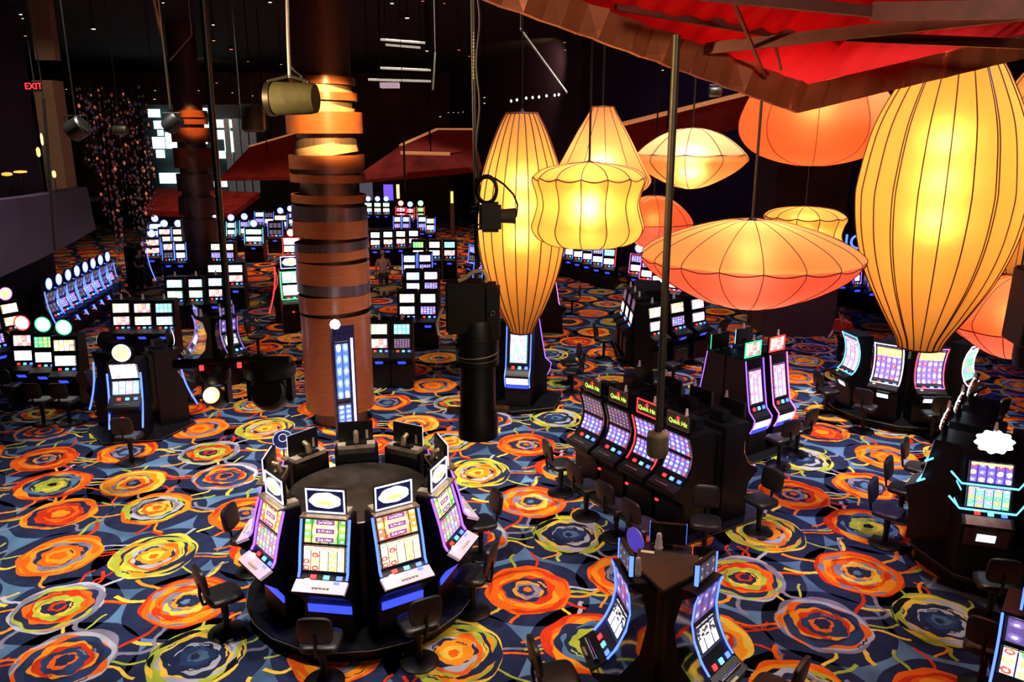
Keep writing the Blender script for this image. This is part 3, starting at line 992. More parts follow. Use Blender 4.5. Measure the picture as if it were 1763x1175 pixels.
for (px, py_, hh, lab, m_) in [
    (966, 800, 20, 'black stool with tall back turned towards the far end machine of the double bank', 'v'),
    (1010, 838, 33, 'black stool in shadow by the second machine of the double bank', 'v'),
    (1062, 872, 36, 'black stool in shadow by the red neon machine of the double bank', 'v'),
    (1108, 905, 33, 'black stool in shadow by the near end machine of the double bank', 'v'),
    (1290, 848, 215, 'black stool with round back behind the near end of the double bank on purple carpet', 'v'),
    (1197, 712, 215, 'dark blue stool behind the double bank beside the purple neon tower machine', 'b'),
    (1150, 705, 215, 'dark blue stool half hidden behind the middle of the double bank', 'b'),
    (1070, 675, 215, 'dark blue stool behind the far end of the double bank', 'b'),
]:
    p = az(px, py_, .58)
    p = {1290: Vector((4.15, 12.2, 0)), 1197: Vector((3.7, 15.75, 0))}.get(px, p)
    chair(p, hh, lab, BS, m_)

# ---- four tower machines with neon
tp = az(1283, 670, 1.3)
dT = dirv(-55)
sT = dirv(35)
base = Vector((tp.x + .12, tp.y - .4, 0)) - dT * .25
for i, (lab, ne) in enumerate([('tall tower slot machine with white-violet neon edge and teal sign frame', 'green'), ('tall tower slot machine with magenta edge and red sign frame', 'red')]):
    p = base + sT * .78 * i
    slot('tall', (p.x, p.y, .05), -55, lab, 'neon tower machines', w=.58, back=.36, lo='tall', neon='violet' if i == 0 else 'magenta', topper='neonpanel', tneon='green' if i == 0 else 'red', nz=None, neon_side=None)
for i, (lab, ne) in enumerate([('tall tower slot machine seen from behind with green sign frame', 'green'), ('tall tower slot machine seen from behind with cyan sign frame', 'cyan')]):
    p = base + sT * .78 * i - dT * .74
    slot('tall', (p.x, p.y, .05), 125, lab, 'neon tower machines', w=.58, back=.36, lo='tall', neon='violet', topper='neonpanel', tneon=ne)
c0 = base - dT * .37 + sT * .39
plinth([tuple((c0 + sT * a + dT * b)[:2]) for a, b in ((-.85, -1.0), (.85, -1.0), (.85, 1.0), (-.85, 1.0))], .0, .052, 'low black platform under the neon tower machines')
for (px, py_, hh, lab) in [(1344, 756, 110, 'black stool with purple-lit seat in front of the tall tower machine'), (1375, 738, 125, 'black stool with high back beside the magenta tower machine'),
                           (1300, 640, 200, 'black stool behind the neon tower machines')]:
    chair(az(px, py_, .58), hh, lab, 'stools of the neon towers')

# ---- scoop-shaped machines on a stepped platform
jc = Vector((9.41, 18.32, 0))
for hh, lo, ne, lab in [(-172, 'tall', 'cyan', 'curved slot machine with cyan neon border turned away towards the dark pillar'),
                        (-131, 'goldreels', 'white', 'curved slot machine with lilac-white neon border and purple reels, beside the cyan one'),
                        (-96, 'goldreels', 'red', 'curved slot machine whose neon border turns red along one edge, under the big striped lantern'),
                        (-50, 'aqua', 'white', 'curved slot machine with pale green neon border under the orange saucer lantern'),
                        (5, 'tall', 'green', 'curved slot machine turned away behind the pale green bordered one')]:
    p = jc + dirv(hh) * 1.26
    slot('scoop', (p.x, p.y, .2), hh, lab, 'curved machines on the stepped platform', scale=.86, w=.74, back=.2, lo=lo, neon='red' if ne == 'red' else ne, trim={'red': 'magenta', 'green': 'green'}.get(ne, ne), neon_side='red' if ne == 'red' else None)
plinth(ngon(jc.x, jc.y, 1.75, 14, .2), .14, .2, 'stepped black platform under the curved neon-bordered machines')
MB().lathe([(.72, .2), (.72, 1.5), (.5, 1.75), (.2, 1.85)], 16).build('pod_core', BLACKM)
o = bpy.data.objects['pod_core']
o.location = (jc.x, jc.y, 0)
tag(o, 'dark chrome core rising between the curved neon-bordered machines', 'cabinet')
for (px, py_, hh, lab) in [(1425, 672, 10, 'dark stool beside the cyan bordered curved machine'), (1490, 700, 50, 'black stool with purple-lit seat in front of the lilac bordered machine'),
                           (1608, 712, 88, 'black stool with its back to the balcony in front of the red-edged machine'), (1702, 718, 120, 'black stool in front of the pale green bordered machine')]:
    chair(az(px, py_, .6), hh, lab, 'stools of the curved machines')

# ---- triangular pod at the side with cyan wings
m0 = behind(az(1704, 842, 1.62), -108, .2)
slot('winged', (m0.x, m0.y, .3), -108, 'slot machine with starburst sign, cyan wings and violet title screen', 'starburst machines', w=.66, up='violet', lo='aqua', topper='starburst')
r0, r1 = Vector((6.72, 11.5, 0)), Vector((8.02, 13.1, 0))
for i, lab in enumerate(['slot machine turned away with cyan strips on its side, touching the forward-facing starburst machine',
                         'slot machine turned away with purple chrome sign, middle of the row facing the three stools', 'slot machine turned away at the far end of the row facing the three stools']):
    p = r0 + (r1 - r0) * (i / 2)
    slot('winged', (p.x, p.y, .3), 140, lab, 'starburst machines', w=.66, up='violet', lo='aqua', topper='starburst')
p = m0 + Vector((1.25, .75, 0))
slot('winged', (p.x, p.y, .3), -20, 'slot machine turned away with cyan wings at the picture edge beside the starburst machine', 'starburst machines', w=.66, up='violet', lo='aqua', topper='starburst')
plinth([(6.25, 11.3), (6.45, 10.4), (7.2, 9.75), (8.3, 10.0), (9.2, 11.6), (8.9, 13.3), (7.9, 13.7), (7.2, 13.0)], .22, .3, 'black platform under the starburst machines')
MB().plate([(7.28, 11.5), (7.5, 11.45), (8.0, 12.1), (7.95, 12.3)], .3, 2.0).build('pod_core', BLACKM)
tag(bpy.data.objects['pod_core.001'], 'dark core wall between the starburst machines', 'cabinet')
for (px, py_, hh, lab, m_) in [(1530, 882, -40, 'dark blue stool at the balcony end of the three beside the starburst machines', 'b'),
                               (1555, 842, -40, 'black stool, middle one of the three in a row beside the starburst machines', 'v'),
                               (1582, 806, -40, 'black stool at the far end of the three beside the starburst machines', 'v'),
                               (1712, 1003, 75, 'black stool with a violet-lit seat corner in front of the starburst machine', 'v')]:
    chair(az(px, py_, .58), hh, lab, 'stools of the starburst machines', m_)

# ---- triangular pod in front of the balcony
tc_ = Vector((1.72, 7.95, 0))
for hh, ne, lab in [(-170, 'blue', 'slot machine seen nearly edge-on with blue neon curve in the three-sided pod below the balcony'),
                    (-42, 'blue', 'slot machine showing white reels on black in the three-sided pod below the balcony'),
                    (78, 'blue', 'slot machine seen from behind with round lamp, at the back of the three-sided pod')]:
    p = tc_ + dirv(hh) * .40
    slot('slim', (p.x, p.y, .02), hh, lab, 'machines of the three-sided pod', w=.56, back=.2, up='darkviolet', lo='bar', neon=ne, topper='blank')
t = empty('pod_cover', (tc_.x, tc_.y, 0), radians(-14), 'black tapered box closing the top of the three-sided pod', 'cabinet')
MB().plate([(-.09, -.06), (0, -.3), (.09, -.06), (.07, .1), (-.07, .1)], .03, 1.82).build('body', BLACKM, t)
MB().plate([(-.34, -.16), (0, -.60), (.34, -.16), (.34, .24), (-.34, .24)], 1.84, 1.90).build('lid', mat('dusty_black_lid', (.018, .014, .009), .35, 0, .4, 4), t, bevel=.01)
MB().box(-.3, -.15, .14, .19, 1.901, 1.906).build('paper_tag', IVORY, t)
Mx = Matrix.Rotation(radians(90), 4, 'X')
t = empty('round_sign', ay(1094, 930, 8.5), radians(-60), 'small blue-violet oval sign sticking up at the three-sided pod', 'sign')
MB().lathe([(.15, -.01), (.15, .01)], 28, (0, 0, 0), 0, Mx).build('disc', mat('violet_sign_disc', (.06, .04, .35), .4, emit=(.1, .06, .6), es=.6), t)
MB().tube([(.148 * cos(a * pi / 14), -.012, .148 * sin(a * pi / 14)) for a in range(28)], .005, 6, closed=True).build('rim', IVORY, t)
MB().tube([(0, 0, -.14), (0, 0, -.45)], .012, 6).build('stem', BLACKM, t)
TS = 'stools of the three-sided pod'
chair(az(960, 1165, .58), 15, 'black stool with a brown-lit seat, cut by the picture edge, beside the three-sided pod', TS)
chair(az(1330, 1190, .58), 140, 'black stool cut by the picture edge in front of the white reel machine', TS)
chair(az(1215, 900, .58), 258, 'black stool in deep shadow behind the three-sided pod', TS)

# ---- machine at the lower corner
bp = behind(az(1786, 1128, 1.38), -128, .15)
slot('wave', (bp.x, bp.y, .05), -128, 'slot machine with fruit reels on pale green and blue-white neon edge, cut by picture edge', None, w=.72, up='darkviolet', lo='fruit', neon='blue', topper='blank')
chair(az(1700, 1110, .6), 50, 'black stool with high curved back in front of the fruit reel machine', None)

# ---- machine under the tall striped lantern
up_ = behind(az(893, 610, 1.4), -100, .2)
slot('tall', (up_.x, up_.y, .12), -100, 'slot machine with tall white screen directly under the tall striped lantern', 'machines under the tall lantern', w=.62, lo='sky', neon='blue')
p = up_ + dirv(170) * .8 + dirv(80) * .2
slot('tall', (p.x, p.y, .12), -135, 'slot machine half hidden by the hanging black fixture, under the tall striped lantern', 'machines under the tall lantern', w=.62, lo='sky', neon='blue')
p = up_ + dirv(80) * .86 + dirv(-10) * .1
slot('tall', (p.x, p.y, .12), 20, 'slot machine turned away behind the one under the tall striped lantern', 'machines under the tall lantern', w=.62, lo='sky', neon='violet')
p = up_ + dirv(80) * .35
plinth(ngon(p.x, p.y, 1.05, 6, .3), .06, .12, 'black platform under the machines below the tall striped lantern')
for (px, py_, hh, lab) in [(980, 625, 190, 'black stool on lit carpet beside the machine under the tall striped lantern'),
                           (985, 640, 160, 'black stool just before another one beside the machine under the tall lantern'), (1040, 585, 10, 'black stool near the two-sided bank of blue-lit machines')]:
    chair(az(px, py_, .58), hh, lab, 'stools near the tall lantern')

# ---- generic banks
def bank(items, hd, lab, group, zs=1.16, off=.18, base=0.02, **kw):
    """items: (px, py of the lower screen, upper look, lower look[, topper])"""
    out = []
    P_ = [behind(az(it[0], it[1], zs + base), hd, off) for it in items]
    nd = dirv(hd)
    ld = Vector((-nd.y, nd.x, 0))
    for i, it in enumerate(items):
        p = P_[i]
        k = dict(kw)
        # neighbours stand side by side: none is wider than the room it has
        for q in P_:
            d = q - p
            if 0 < d.length and abs(d.dot(nd)) < .95:
                k['w'] = min(k.get('w', .62), round(abs(d.dot(ld)) - .02, 2))
        k['up'], k['lo'] = it[2], it[3]
        if len(it) > 4: k['topper'] = it[4]
        l = lab[i] if isinstance(lab, (list, tuple)) else lab
        slot(k.pop('style', 'upright'), (p.x, p.y, base), hd, l, group, **k)
        out.append(p)
    return out


V = 'machines of the two-sided bank'
v = bank([(1131, 562, 'cream', 'pale'), (1168, 553, 'peach', 'lilac'), (1203, 546, 'pale', 'pale')], -54,
         ['slot machine with cream upper screen behind the long pole, in the two-sided bank', 'slot machine with pink-white upper screen, middle of the lit side of the two-sided bank',
          'slot machine at the far end of the lit side of the two-sided bank'], V, base=.25, w=.64, topper='plain', trim=None)
v2 = bank([(1086, 547, 'plum', 'white'), (1079, 537, 'plum', 'white'), (1072, 528, 'plum', 'white')], 178,
          ['slot machine next to the corner on the narrow grey side of the two-sided bank', 'slot machine, middle one on the narrow grey side of the two-sided bank', 'slot machine, far one on the narrow grey side of the two-sided bank'], V, base=.25, w=.64, topper='plain')
plinth([(3.15, 22.3), (4.3, 21.7), (6.6, 23.3), (6.6, 25.6), (3.2, 25.6)], .15, .25, 'black platform under the two-sided bank')
MB().box(3.9, 4.7, 23.3, 25.1, .25, 2.0).build('pod_core', BLACK)
tag(bpy.data.objects['pod_core.002'], 'black end panel block at the corner of the two-sided bank', 'cabinet')
for (px, py_, hh, lab) in [(1160, 628, 120, 'black stool in shadow before the cream-screen machine'), (1212, 622, 120, 'black stool in shadow before the middle machine of the two-sided bank'), (1232, 575, 130, 'black stool with round back below the big saucer lantern'),
                           (985, 515, 180, 'black stool silhouetted against orange medallions beyond the tall lantern')]:
    chair(az(px, py_, .58), hh, lab, 'stools of the two-sided bank')

bank([(612, 592, 'white', 'rose'), (653, 592, 'cream', 'rose'), (692, 592, 'teal', 'plum')], -88,
     ['slot machine mostly hidden by the banded column, first of three facing the balcony', 'slot machine with white upper screen beside the banded column', 'slot machine with teal title screen beside the banded column, at the bank\'s outer end'],
     'three machines beside the banded column', w=.62, topper='plain')
G1 = 'pairs of machines beyond the banded column'
bank([(701, 535, 'cream', 'pale'), (737, 535, 'white', 'lilac')], -88, ['slot machine with cream upper screen in the first lit pair beyond the column bank', 'slot machine with white upper screen in the first lit pair beyond the column bank'], G1, w=.62)
bank([(711, 494, 'sky', 'pale'), (742, 493, 'pale', 'lilac')], -88, ['slot machine in the second lit pair behind the walking man, nearer to him', 'slot machine in the second lit pair, farther from the walking man'], G1, w=.62)
bank([(705, 462, 'sky', 'pale'), (732, 461, 'pale', 'lilac')], -88, ['slot machine with blue-framed wide screen beside the walking man\'s head', 'slot machine with blue-framed wide screen, one farther from the walking man'], G1, w=.64, neon='blue')
bank([(720, 436, 'green', 'white'), (748, 436, 'white', 'pale'), (774, 436, 'teal', 'rose')], -90, ['slot machine with green upper screen in a far row of three', 'slot machine with white upper screen between the green and teal ones', 'slot machine with teal upper screen at the end of a far row of three'], 'far row with green and teal screens', w=.64)
bank([(646, 418, 'white', 'pale'), (668, 417, 'white', 'rose'), (690, 416, 'white', 'rose'), (712, 415, 'white', 'rose')], -90, ['slot machine peeking out beside the banded column in the white-screened far row', 'slot machine, second from the column in the white-screened far row', 'slot machine, third from the column in the white-screened far row', 'slot machine, last of the white-screened far row'], 'white-screened far row', w=.66)
bank([(634, 362, 'mint', 'cream', 'oval'), (650, 362, 'mint', 'cream', 'oval'), (665, 362, 'mint', 'cream', 'oval')], -90, ['slot machine with white oval sign next to the column at the far wall', 'slot machine with white oval sign, middle one of three at the far wall', 'slot machine with white oval sign, last of three at the far wall'], 'oval sign machines at the far wall', w=.72)
bank([(690, 371, 'wheel', 'wheel', 'oval_red'), (706, 373, 'wheel', 'wheel', 'oval'), (724, 371, 'green', 'green', 'oval_green')], -92, ['slot machine glowing pink beside the red wheel machine far off', 'slot machine with big red wheel and white oval sign far off', 'slot machine glowing green beside the red wheel machine far off'], 'wheel machines at the far wall', w=.8, neon='red')
bank([(684, 389, 'cream', 'lilac'), (699, 389, 'sky', 'lilac'), (727, 389, 'sky', 'lilac'), (741, 392, 'peach', 'white')], -92, ['dim slot machine next to the column, below the wheel machines', 'slot machine with small blue title screen below the wheel machines', 'slot machine with blue tube light below the green wheel machine', 'slot machine with two bright blue neon edges at the end below the wheel machines'], 'blue-lit far row', w=.8, neon='blue')
bank([(813, 445, 'lilac', 'dark'), (822, 478, 'lilac', 'dark')], -140, ['slot machine with blue neon outline just beside the hanging rod', 'slot machine with pink-violet light partly behind the tall striped lantern'], None, w=.6, neon='blue', trim='blue')
bank([(960, 512, 'dark', 'lilac'), (953, 505, 'dark', 'lilac')], 0, ['slot machine seen edge-on with pink light beyond the tall striped lantern', 'slot machine seen edge-on, partly behind the tall striped lantern'], None, w=.6, neon='magenta')
bank([(966, 436, 'lilac', 'white'), (981, 440, 'lilac', 'white'), (996, 444, 'plum', 'white'), (1012, 448, 'lilac', 'white'), (1029, 453, 'lilac', 'white'), (1048, 457, 'teal', 'white')], -112,
     ['slot machine, first of the far angled row, mostly behind the striped lantern', 'slot machine, second of the far angled row below the pumpkin lantern', 'slot machine with red neon, third of the far angled row below the pumpkin lantern', 'slot machine, fourth of the far angled row below the pumpkin lantern',
      'slot machine, fifth of the far angled row below the pumpkin lantern', 'slot machine with teal title, last of the far angled row below the pumpkin lantern'], 'far angled row below the pumpkin lantern', zs=1.0, w=.62, neon='blue', neon_side='red')
bank([(1096, 462, 'lilac', 'white', 'oval'), (1115, 472, 'lilac', 'white', 'oval'), (1135, 482, 'lilac', 'white'), (1160, 490, 'lilac', 'white')], -125,
     ['slot machine with red neon outline and round white sign by the big saucer lantern', 'slot machine with blue neon outline beside the red outlined one', 'slot machine mostly hidden by the big saucer lantern, red lights below', 'slot machine hidden behind the big saucer lantern, next in the red and blue row'],
     'red and blue outlined row', w=.7, trim='red', neon='blue')
bank([(1450, 472, 'sky', 'pale'), (1476, 477, 'sky', 'pale'), (1502, 483, 'lilac', 'white'), (1530, 488, 'sky', 'pale')], -97,
     ['slot machine hidden at the tip of the big saucer lantern', 'slot machine with blue-white reels between the saucer and the big striped lantern', 'slot machine with pink button lights beside the big striped lantern', 'slot machine mostly behind the big striped lantern'], 'machines under the blue neon letters', w=.72, neon='violet', zs=1.2)

# ---- banks on the far side of the room left of the column
L1 = 'machines with hexagonal signs'
bank([(40, 613, 'rose', 'white', 'oval_red'), (76, 616, 'green', 'white', 'oval_green'), (112, 622, 'peach', 'white', 'oval_green')], -86,
     ['slot machine with glowing pink-red round sign', 'slot machine with green round sign and green upper screen', 'slot machine with green round sign and orange upper screen'], L1, w=.66, base=.02)
p = behind(az(150, 640, 1.1), -60, .2)
bank([(22, 553, 'cream', 'peach', 'ball')], -30, 'slot machine with a multicoloured ball sign near the picture edge', None, w=.6)
bank([(-8, 585, 'dark', 'lilac')], -30, 'slot machine cut by the picture edge behind the ball sign machine', None, w=.6)
lp = az(215, 672, 1.2)
lc = behind(lp, -80, .92)
for hh, lab in [(-80, 'slot machine with bright blue neon curves and flickering oval sign, alone near the corner'), (40, 'slot machine turned away, one blue neon curve showing beside the oval sign machine'), (160, 'slot machine turned away on the ramp side of the oval sign machine')]:
    p = lc + dirv(hh) * .66
    slot('wave', (p.x, p.y, .06), hh, lab, 'blue neon pod', w=.66, up='white', lo='sky', neon='blue', topper='title', nz=(.35, 1.5))
plinth(ngon(lc.x, lc.y, 1.15, 6, .2), .0, .06, 'low black platform under the blue neon pod')
for (px, py_, hh, lab) in [(222, 752, 95, 'black stool with its back to the balcony in front of the oval sign machine'), (178, 672, 10, 'black stool between the hexagonal sign machines and the blue neon pod'), (322, 655, 200, 'black stool beside the blue neon pod towards the stage lights'),
                           (18, 665, 90, 'dark stool near the picture edge in front of the pink sign machine'), (115, 690, 90, 'dark stool in shadow before the orange-screened machine with green sign'), (70, 690, 90, 'dark stool in shadow before the green-screened machine')]:
    chair(az(px, py_, .58), hh, lab, 'stools near the blue neon pod')
bank([(209, 553, 'cream', 'rose'), (246, 553, 'rose', 'cream'), (283, 553, 'teal', 'sky')], -84, ['slot machine beside the blue neon row in the dim bank of three', 'slot machine, middle one in the dim bank of three', 'slot machine with teal upper screen ending the dim bank of three'], 'dim bank of three', w=.62, topper='plain')
bank([(301, 508, 'sky', 'mint'), (337, 507, 'sky', 'mint'), (371, 505, 'sky', 'rose')], -86, ['slot machine with sky blue and mint screens, first of three', 'slot machine with sky blue and mint screens and green glow, middle of three', 'slot machine with sky blue and orange screens, beside the black rod'], 'sky blue bank of three', w=.66, topper='plain')
bank([(371, 480, 'white', 'rose'), (406, 480, 'white', 'rose')], -84, ['slot machine behind the black rod with white title screen', 'slot machine with white crown-shaped title and rose reels beside the rod'], 'pair behind the black rod', w=.66)
bank([(372, 440, 'cream', 'lilac'), (394, 440, 'cream', 'lilac')], -84, ['slot machine far behind the black rod with cream screen', 'slot machine far off with cream screen next to the black rod'], 'far pair behind the black rod', w=.66)
pc = az(377, 600, .9)
pc.z = 0
for hh, lab in [(-150, 'slot machine with small lit white screen, dark mirrored side, behind the stage light bar'), (-35, 'slot machine with tilted white screen beside the black rod, behind the stage light bar'), (80, 'slot machine turned away in the dark three-sided pod by the black rod')]:
    p = pc + dirv(hh) * .42
    slot('slim', (p.x, p.y, .02), hh, lab, 'dark three-sided pod', w=.56, back=.2, up='darkviolet', lo='bar', topper='blank', neon='dim_violet')
MB().plate(ngon(pc.x, pc.y, .19, 6), 0, 1.78).build('pod_core', BLACKM)
tag(bpy.data.objects['pod_core.003'], 'black core box between the machines of the dark three-sided pod', 'cabinet')
gp = behind(az(504, 515, 1.1), -70, .2)
slot('wave', (gp.x, gp.y, .01), -70, scale=1.2, label='slot machine outlined in bright green neon beside the banded column', group='green and red neon pair', w=.62, up='mint', lo='white', trim='green', neon='green', topper='cloud')
p = gp + dirv(110) * .9
slot('wave', (p.x - .1, p.y + .2, .01), 165, 'slot machine turned away with red neon curve behind the green neon one', 'green and red neon pair', scale=1.2, w=.62, up='mint', lo='white', trim='red', neon='red', nz=(.3, 1.7))
rp_ = behind(az(502, 428, 1.2), -85, .2)
slot('wave', (rp_.x, rp_.y, .01), -85, 'slot machine outlined in bright red neon beside the banded column, far off', None, w=.85, up='white', lo='cream', trim='red', neon='red', topper='oval_red')
chair(az(443, 580, .58), 0, 'dark stool alone on the orange carpet aisle', None)
# row of eight blue neon machines along the ramp wall
for i in range(8):
    p = Vector((-14.75 - .14 * i, 24.7 + .82 * i, 0))
    nm = ['at the balcony end', 'second from the balcony', 'third from the balcony', 'fourth from the balcony', 'fifth from the balcony', 'sixth from the balcony', 'seventh from the balcony', 'at the far end'][i]
    slot('wave', (p.x, p.y, .01), 2, 'slot machine with curved blue neon edge by the ramp wall, %s' % nm, 'blue neon row along the ramp wall', w=.7, up='dark', lo='lilac' if i % 3 else 'dark', neon='blue', topper='oval', nz=(.5, 1.75))
# far crowded machines
FG = 'crowded far machines'
bank([(262, 432, 'rose', 'rose', 'oval'), (284, 412, 'rose', 'peach', 'oval'), (308, 412, 'peach', 'peach', 'oval'), (268, 402, 'sky', 'white', 'oval'), (311, 440, 'cream', 'pale'), (290, 440, 'rose', 'dark')], -80,
     ['slot machine with stacked pink lights by the bead curtain', 'slot machine with round pink and orange displays far off', 'slot machine with round white sign over an orange display far off', 'slot machine with white sign just behind the pink one by the bead curtain', 'slot machine with cream screen beside the far wooden column', 'slot machine, dark with green and red specks, beside the cream screen one'], FG, w=.8, neon='blue')
bank([(243, 447, 'dark', 'dark')], 60, 'slot machine turned away between two bright blue neon lines by the bead curtain', FG, w=.8, neon='blue', nz=(.2, 1.7))
bank([(398, 400, 'sky', 'sky', 'oval'), (421, 398, 'lilac', 'white', 'oval'), (437, 412, 'mint', 'white', 'oval')], -90, ['slot machine with tall cyan-white display far off', 'slot machine with violet display and round lamps far off', 'slot machine with white oval sign and green light rings far off'], FG, w=1.0, neon='cyan')
bank([(447, 380, 'sky', 'lilac'), (463, 381, 'dark', 'white'), (483, 386, 'peach', 'cream', 'oval'), (500, 382, 'lilac', 'sky', 'oval'), (474, 400, 'dark', 'dark')], -88,
     ['slot machine with blue title lights far off', 'slot machine, small and dark with a white wheel, far off', 'slot machine with white oval sign and orange display far off', 'slot machine with pale violet display beside the column far off', 'slot machine turned aside with blue neon line far off'], FG, w=.85, neon='blue')


# ------------------------------------------------------------ paper lanterns
def shade_mat(name, col, core=.3):
    m = bpy.data.materials.new(name)
    m.use_nodes = True
    nt = m.node_tree
    N, L = nt.nodes, nt.links
    N.remove(N['Principled BSDF'])
    out = N['Material Output']
    tc = N.new('ShaderNodeTexCoord')
    no = N.new('ShaderNodeTexNoise')
    no.inputs['Scale'].default_value = 2.2
    L.new(tc.outputs['Object'], no.inputs[0])
    rp = N.new('ShaderNodeValToRGB')
    rp.color_ramp.elements[0].color = tuple(c * .92 for c in col) + (1,)
    rp.color_ramp.elements[1].color = tuple(col) + (1,)
    L.new(no.outputs['Fac'], rp.inputs[0])
    tr = N.new('ShaderNodeBsdfTranslucent')
    df = N.new('ShaderNodeBsdfDiffuse')
    df.inputs[0].default_value = (.8, .45, .2, 1)
    L.new(rp.outputs[0], tr.inputs[0])
    mx = N.new('ShaderNodeMixShader')
    mx.inputs[0].default_value = .28
    L.new(tr.outputs[0], mx.inputs[1])
    L.new(df.outputs[0], mx.inputs[2])
    rf = N.new('ShaderNodeBsdfRefraction')
    rf.inputs['IOR'].default_value = 1.3
    rf.inputs['Roughness'].default_value = .9
    L.new(rp.outputs[0], rf.inputs[0])
    m2 = N.new('ShaderNodeMixShader')
    m2.inputs[0].default_value = core
    L.new(mx.outputs[0], m2.inputs[1])
    L.new(rf.outputs[0], m2.inputs[2])
    L.new(m2.outputs[0], out.inputs[0])
    return m


FAB = {'yellow': shade_mat('yellow_lantern_fabric', (1, .45, .075)), 'amber': shade_mat('amber_lantern_fabric', (1, .31, .09)),
       'orange': shade_mat('orange_lantern_fabric', (1, .13, .035), .12), 'tan': shade_mat('tan_orange_lantern_fabric', (1, .36, .11), .04), 'cream': shade_mat('spotlit_tint_lantern_fabric', (1, .7, .4)),  # cream paints the spotlight on the saucer's top into its upper shade
       'coral': shade_mat('red_light_tint_lantern_fabric', (1, .12, .08), .06)}  # coral puts the red ambient light on undersides into the lower shades
RIB = mat('dark_red_rib', (.10, .015, .006), .6)


def lantern(label, cx, y0, y1, hw, Y, prof, ribs, fab, power, scallop=0.0, seam=None, lamp=(.5,), double=False, ribw=.006, lampcol=(1, .85, .62), fab2=None, tilt=0):
    a, b = ay(cx, y0, Y), ay(cx, y1, Y)
    zc, hh = (a.z + b.z) / 2, a.z - b.z
    hh /= 1.0
    R_ = hw * px2m(Y, (y0 + y1) / 2)
    root = empty('lantern', ((a.x + b.x) / 2, Y, b.z), 0, label, 'lantern', 'fabric lanterns under the red canopy')
    n = max(ribs * 6, 48)

    def interp(t):
        for (t0, r0), (t1, r1) in zip(prof, prof[1:]):
            if t0 <= t <= t1:
                u = (t - t0) / (t1 - t0)
                u = u if t1 - t0 < .04 else u
                return r0 + (r1 - r0) * u
        return prof[-1][1]

    # smooth profile by Catmull-Rom through the given points
    P_s = []
    pp = [prof[0]] + list(prof) + [prof[-1]]
    for i in range(1, len(pp) - 2):
        p0, p1, p2, p3 = pp[i - 1], pp[i], pp[i + 1], pp[i + 2]
        for s in range(5):
            u = s / 5
            f = lambda k: .5 * (2 * p1[k] + (p2[k] - p0[k]) * u + (2 * p0[k] - 5 * p1[k] + 4 * p2[k] - p3[k]) * u * u + (3 * p1[k] - p0[k] - 3 * p2[k] + p3[k]) * u ** 3)
            P_s.append((f(0), max(.01, f(1))))
    P_s.append(prof[-1])

    def pos(t, r, a, k=1.0):
        sc = 1 - scallop * abs(sin(a * ribs / 2)) ** .7 * (1 if r > .3 else .3)
        return (R_ * r * sc * k * cos(a), R_ * r * sc * k * sin(a), hh * (1 - t))

    def surf(ps, nm, m):
        vs, fs = [], []
        for (t, r) in ps:
            for k in range(n): vs.append(pos(t, r, 2 * pi * k / n))
        for i in range(len(ps) - 1):
            for k in range(n):
                fs.append((i * n + k, (i + 1) * n + k, (i + 1) * n + (k + 1) % n, i * n + (k + 1) % n))
        return MB().add(vs, fs).build(nm, m, root, True)

    if fab2 and seam:
        cut = min(range(len(P_s)), key=lambda i: abs(P_s[i][0] - seam))
        surf(P_s[:cut + 1], 'upper_shade', FAB[fab])
        surf(P_s[cut:], 'lower_shade', FAB[fab2])
    else:
        surf(P_s, 'shade', FAB[fab])
    mb = MB()
    for k in range(ribs):
        for da in ((-.018, .018) if (double and k % 4 == 1) else (0,)):
            a_ = 2 * pi * k / ribs + da
            mb.tube([pos(t, r, a_, 1.0 + .004 / max(R_ * r, .05)) for t, r in P_s], ribw, 5)
    mb.build('rib_wires', RIB, root)
    for t, r in ((P_s[0]), (P_s[-1])):
        MB().tube([pos(t, r, 2 * pi * k / 36, 1.01) for k in range(36)], ribw * 1.6, 6, closed=True).build('end_ring', RIB, root)
    if seam:
        r = [q for q in P_s if abs(q[0] - seam) == min(abs(w[0] - seam) for w in P_s)][0]
        ring = []
        m_ = ribs * 8
        for k in range(m_):
            a_ = 2 * pi * k / m_
            x, y, z = pos(r[0], r[1], a_, 1.006)
            ring.append((x, y, z - hh * .035 * abs(sin(a_ * ribs / 2)) * (1 if scallop else .2)))
        MB().tube(ring, ribw * 1.5, 5, closed=True).build('seam_wire', RIB, root)
    zr = 11.15 - b.z
    MB().tube([(0, 0, hh * .96), (0, 0, zr)], .014, 6).build('hanging_rod', BLACKM, root)
    MB().lathe([(.05, hh * .9), (.09, hh * .93), (.09, hh * .97), (.02, hh * 1.02)], 12).build('socket', BLACKM, root)
    for t in lamp:
        l = bpy.data.lights.new('lantern_bulb', 'POINT')
        l.energy = power * .68 / len(lamp)
        l.color = lampcol
        l.shadow_soft_size = .1
        o = bpy.data.objects.new('lantern_bulb', l)
        o.location = (0, -.0, hh * (1 - t))
        o.parent = root
        COL.objects.link(o)
    return root


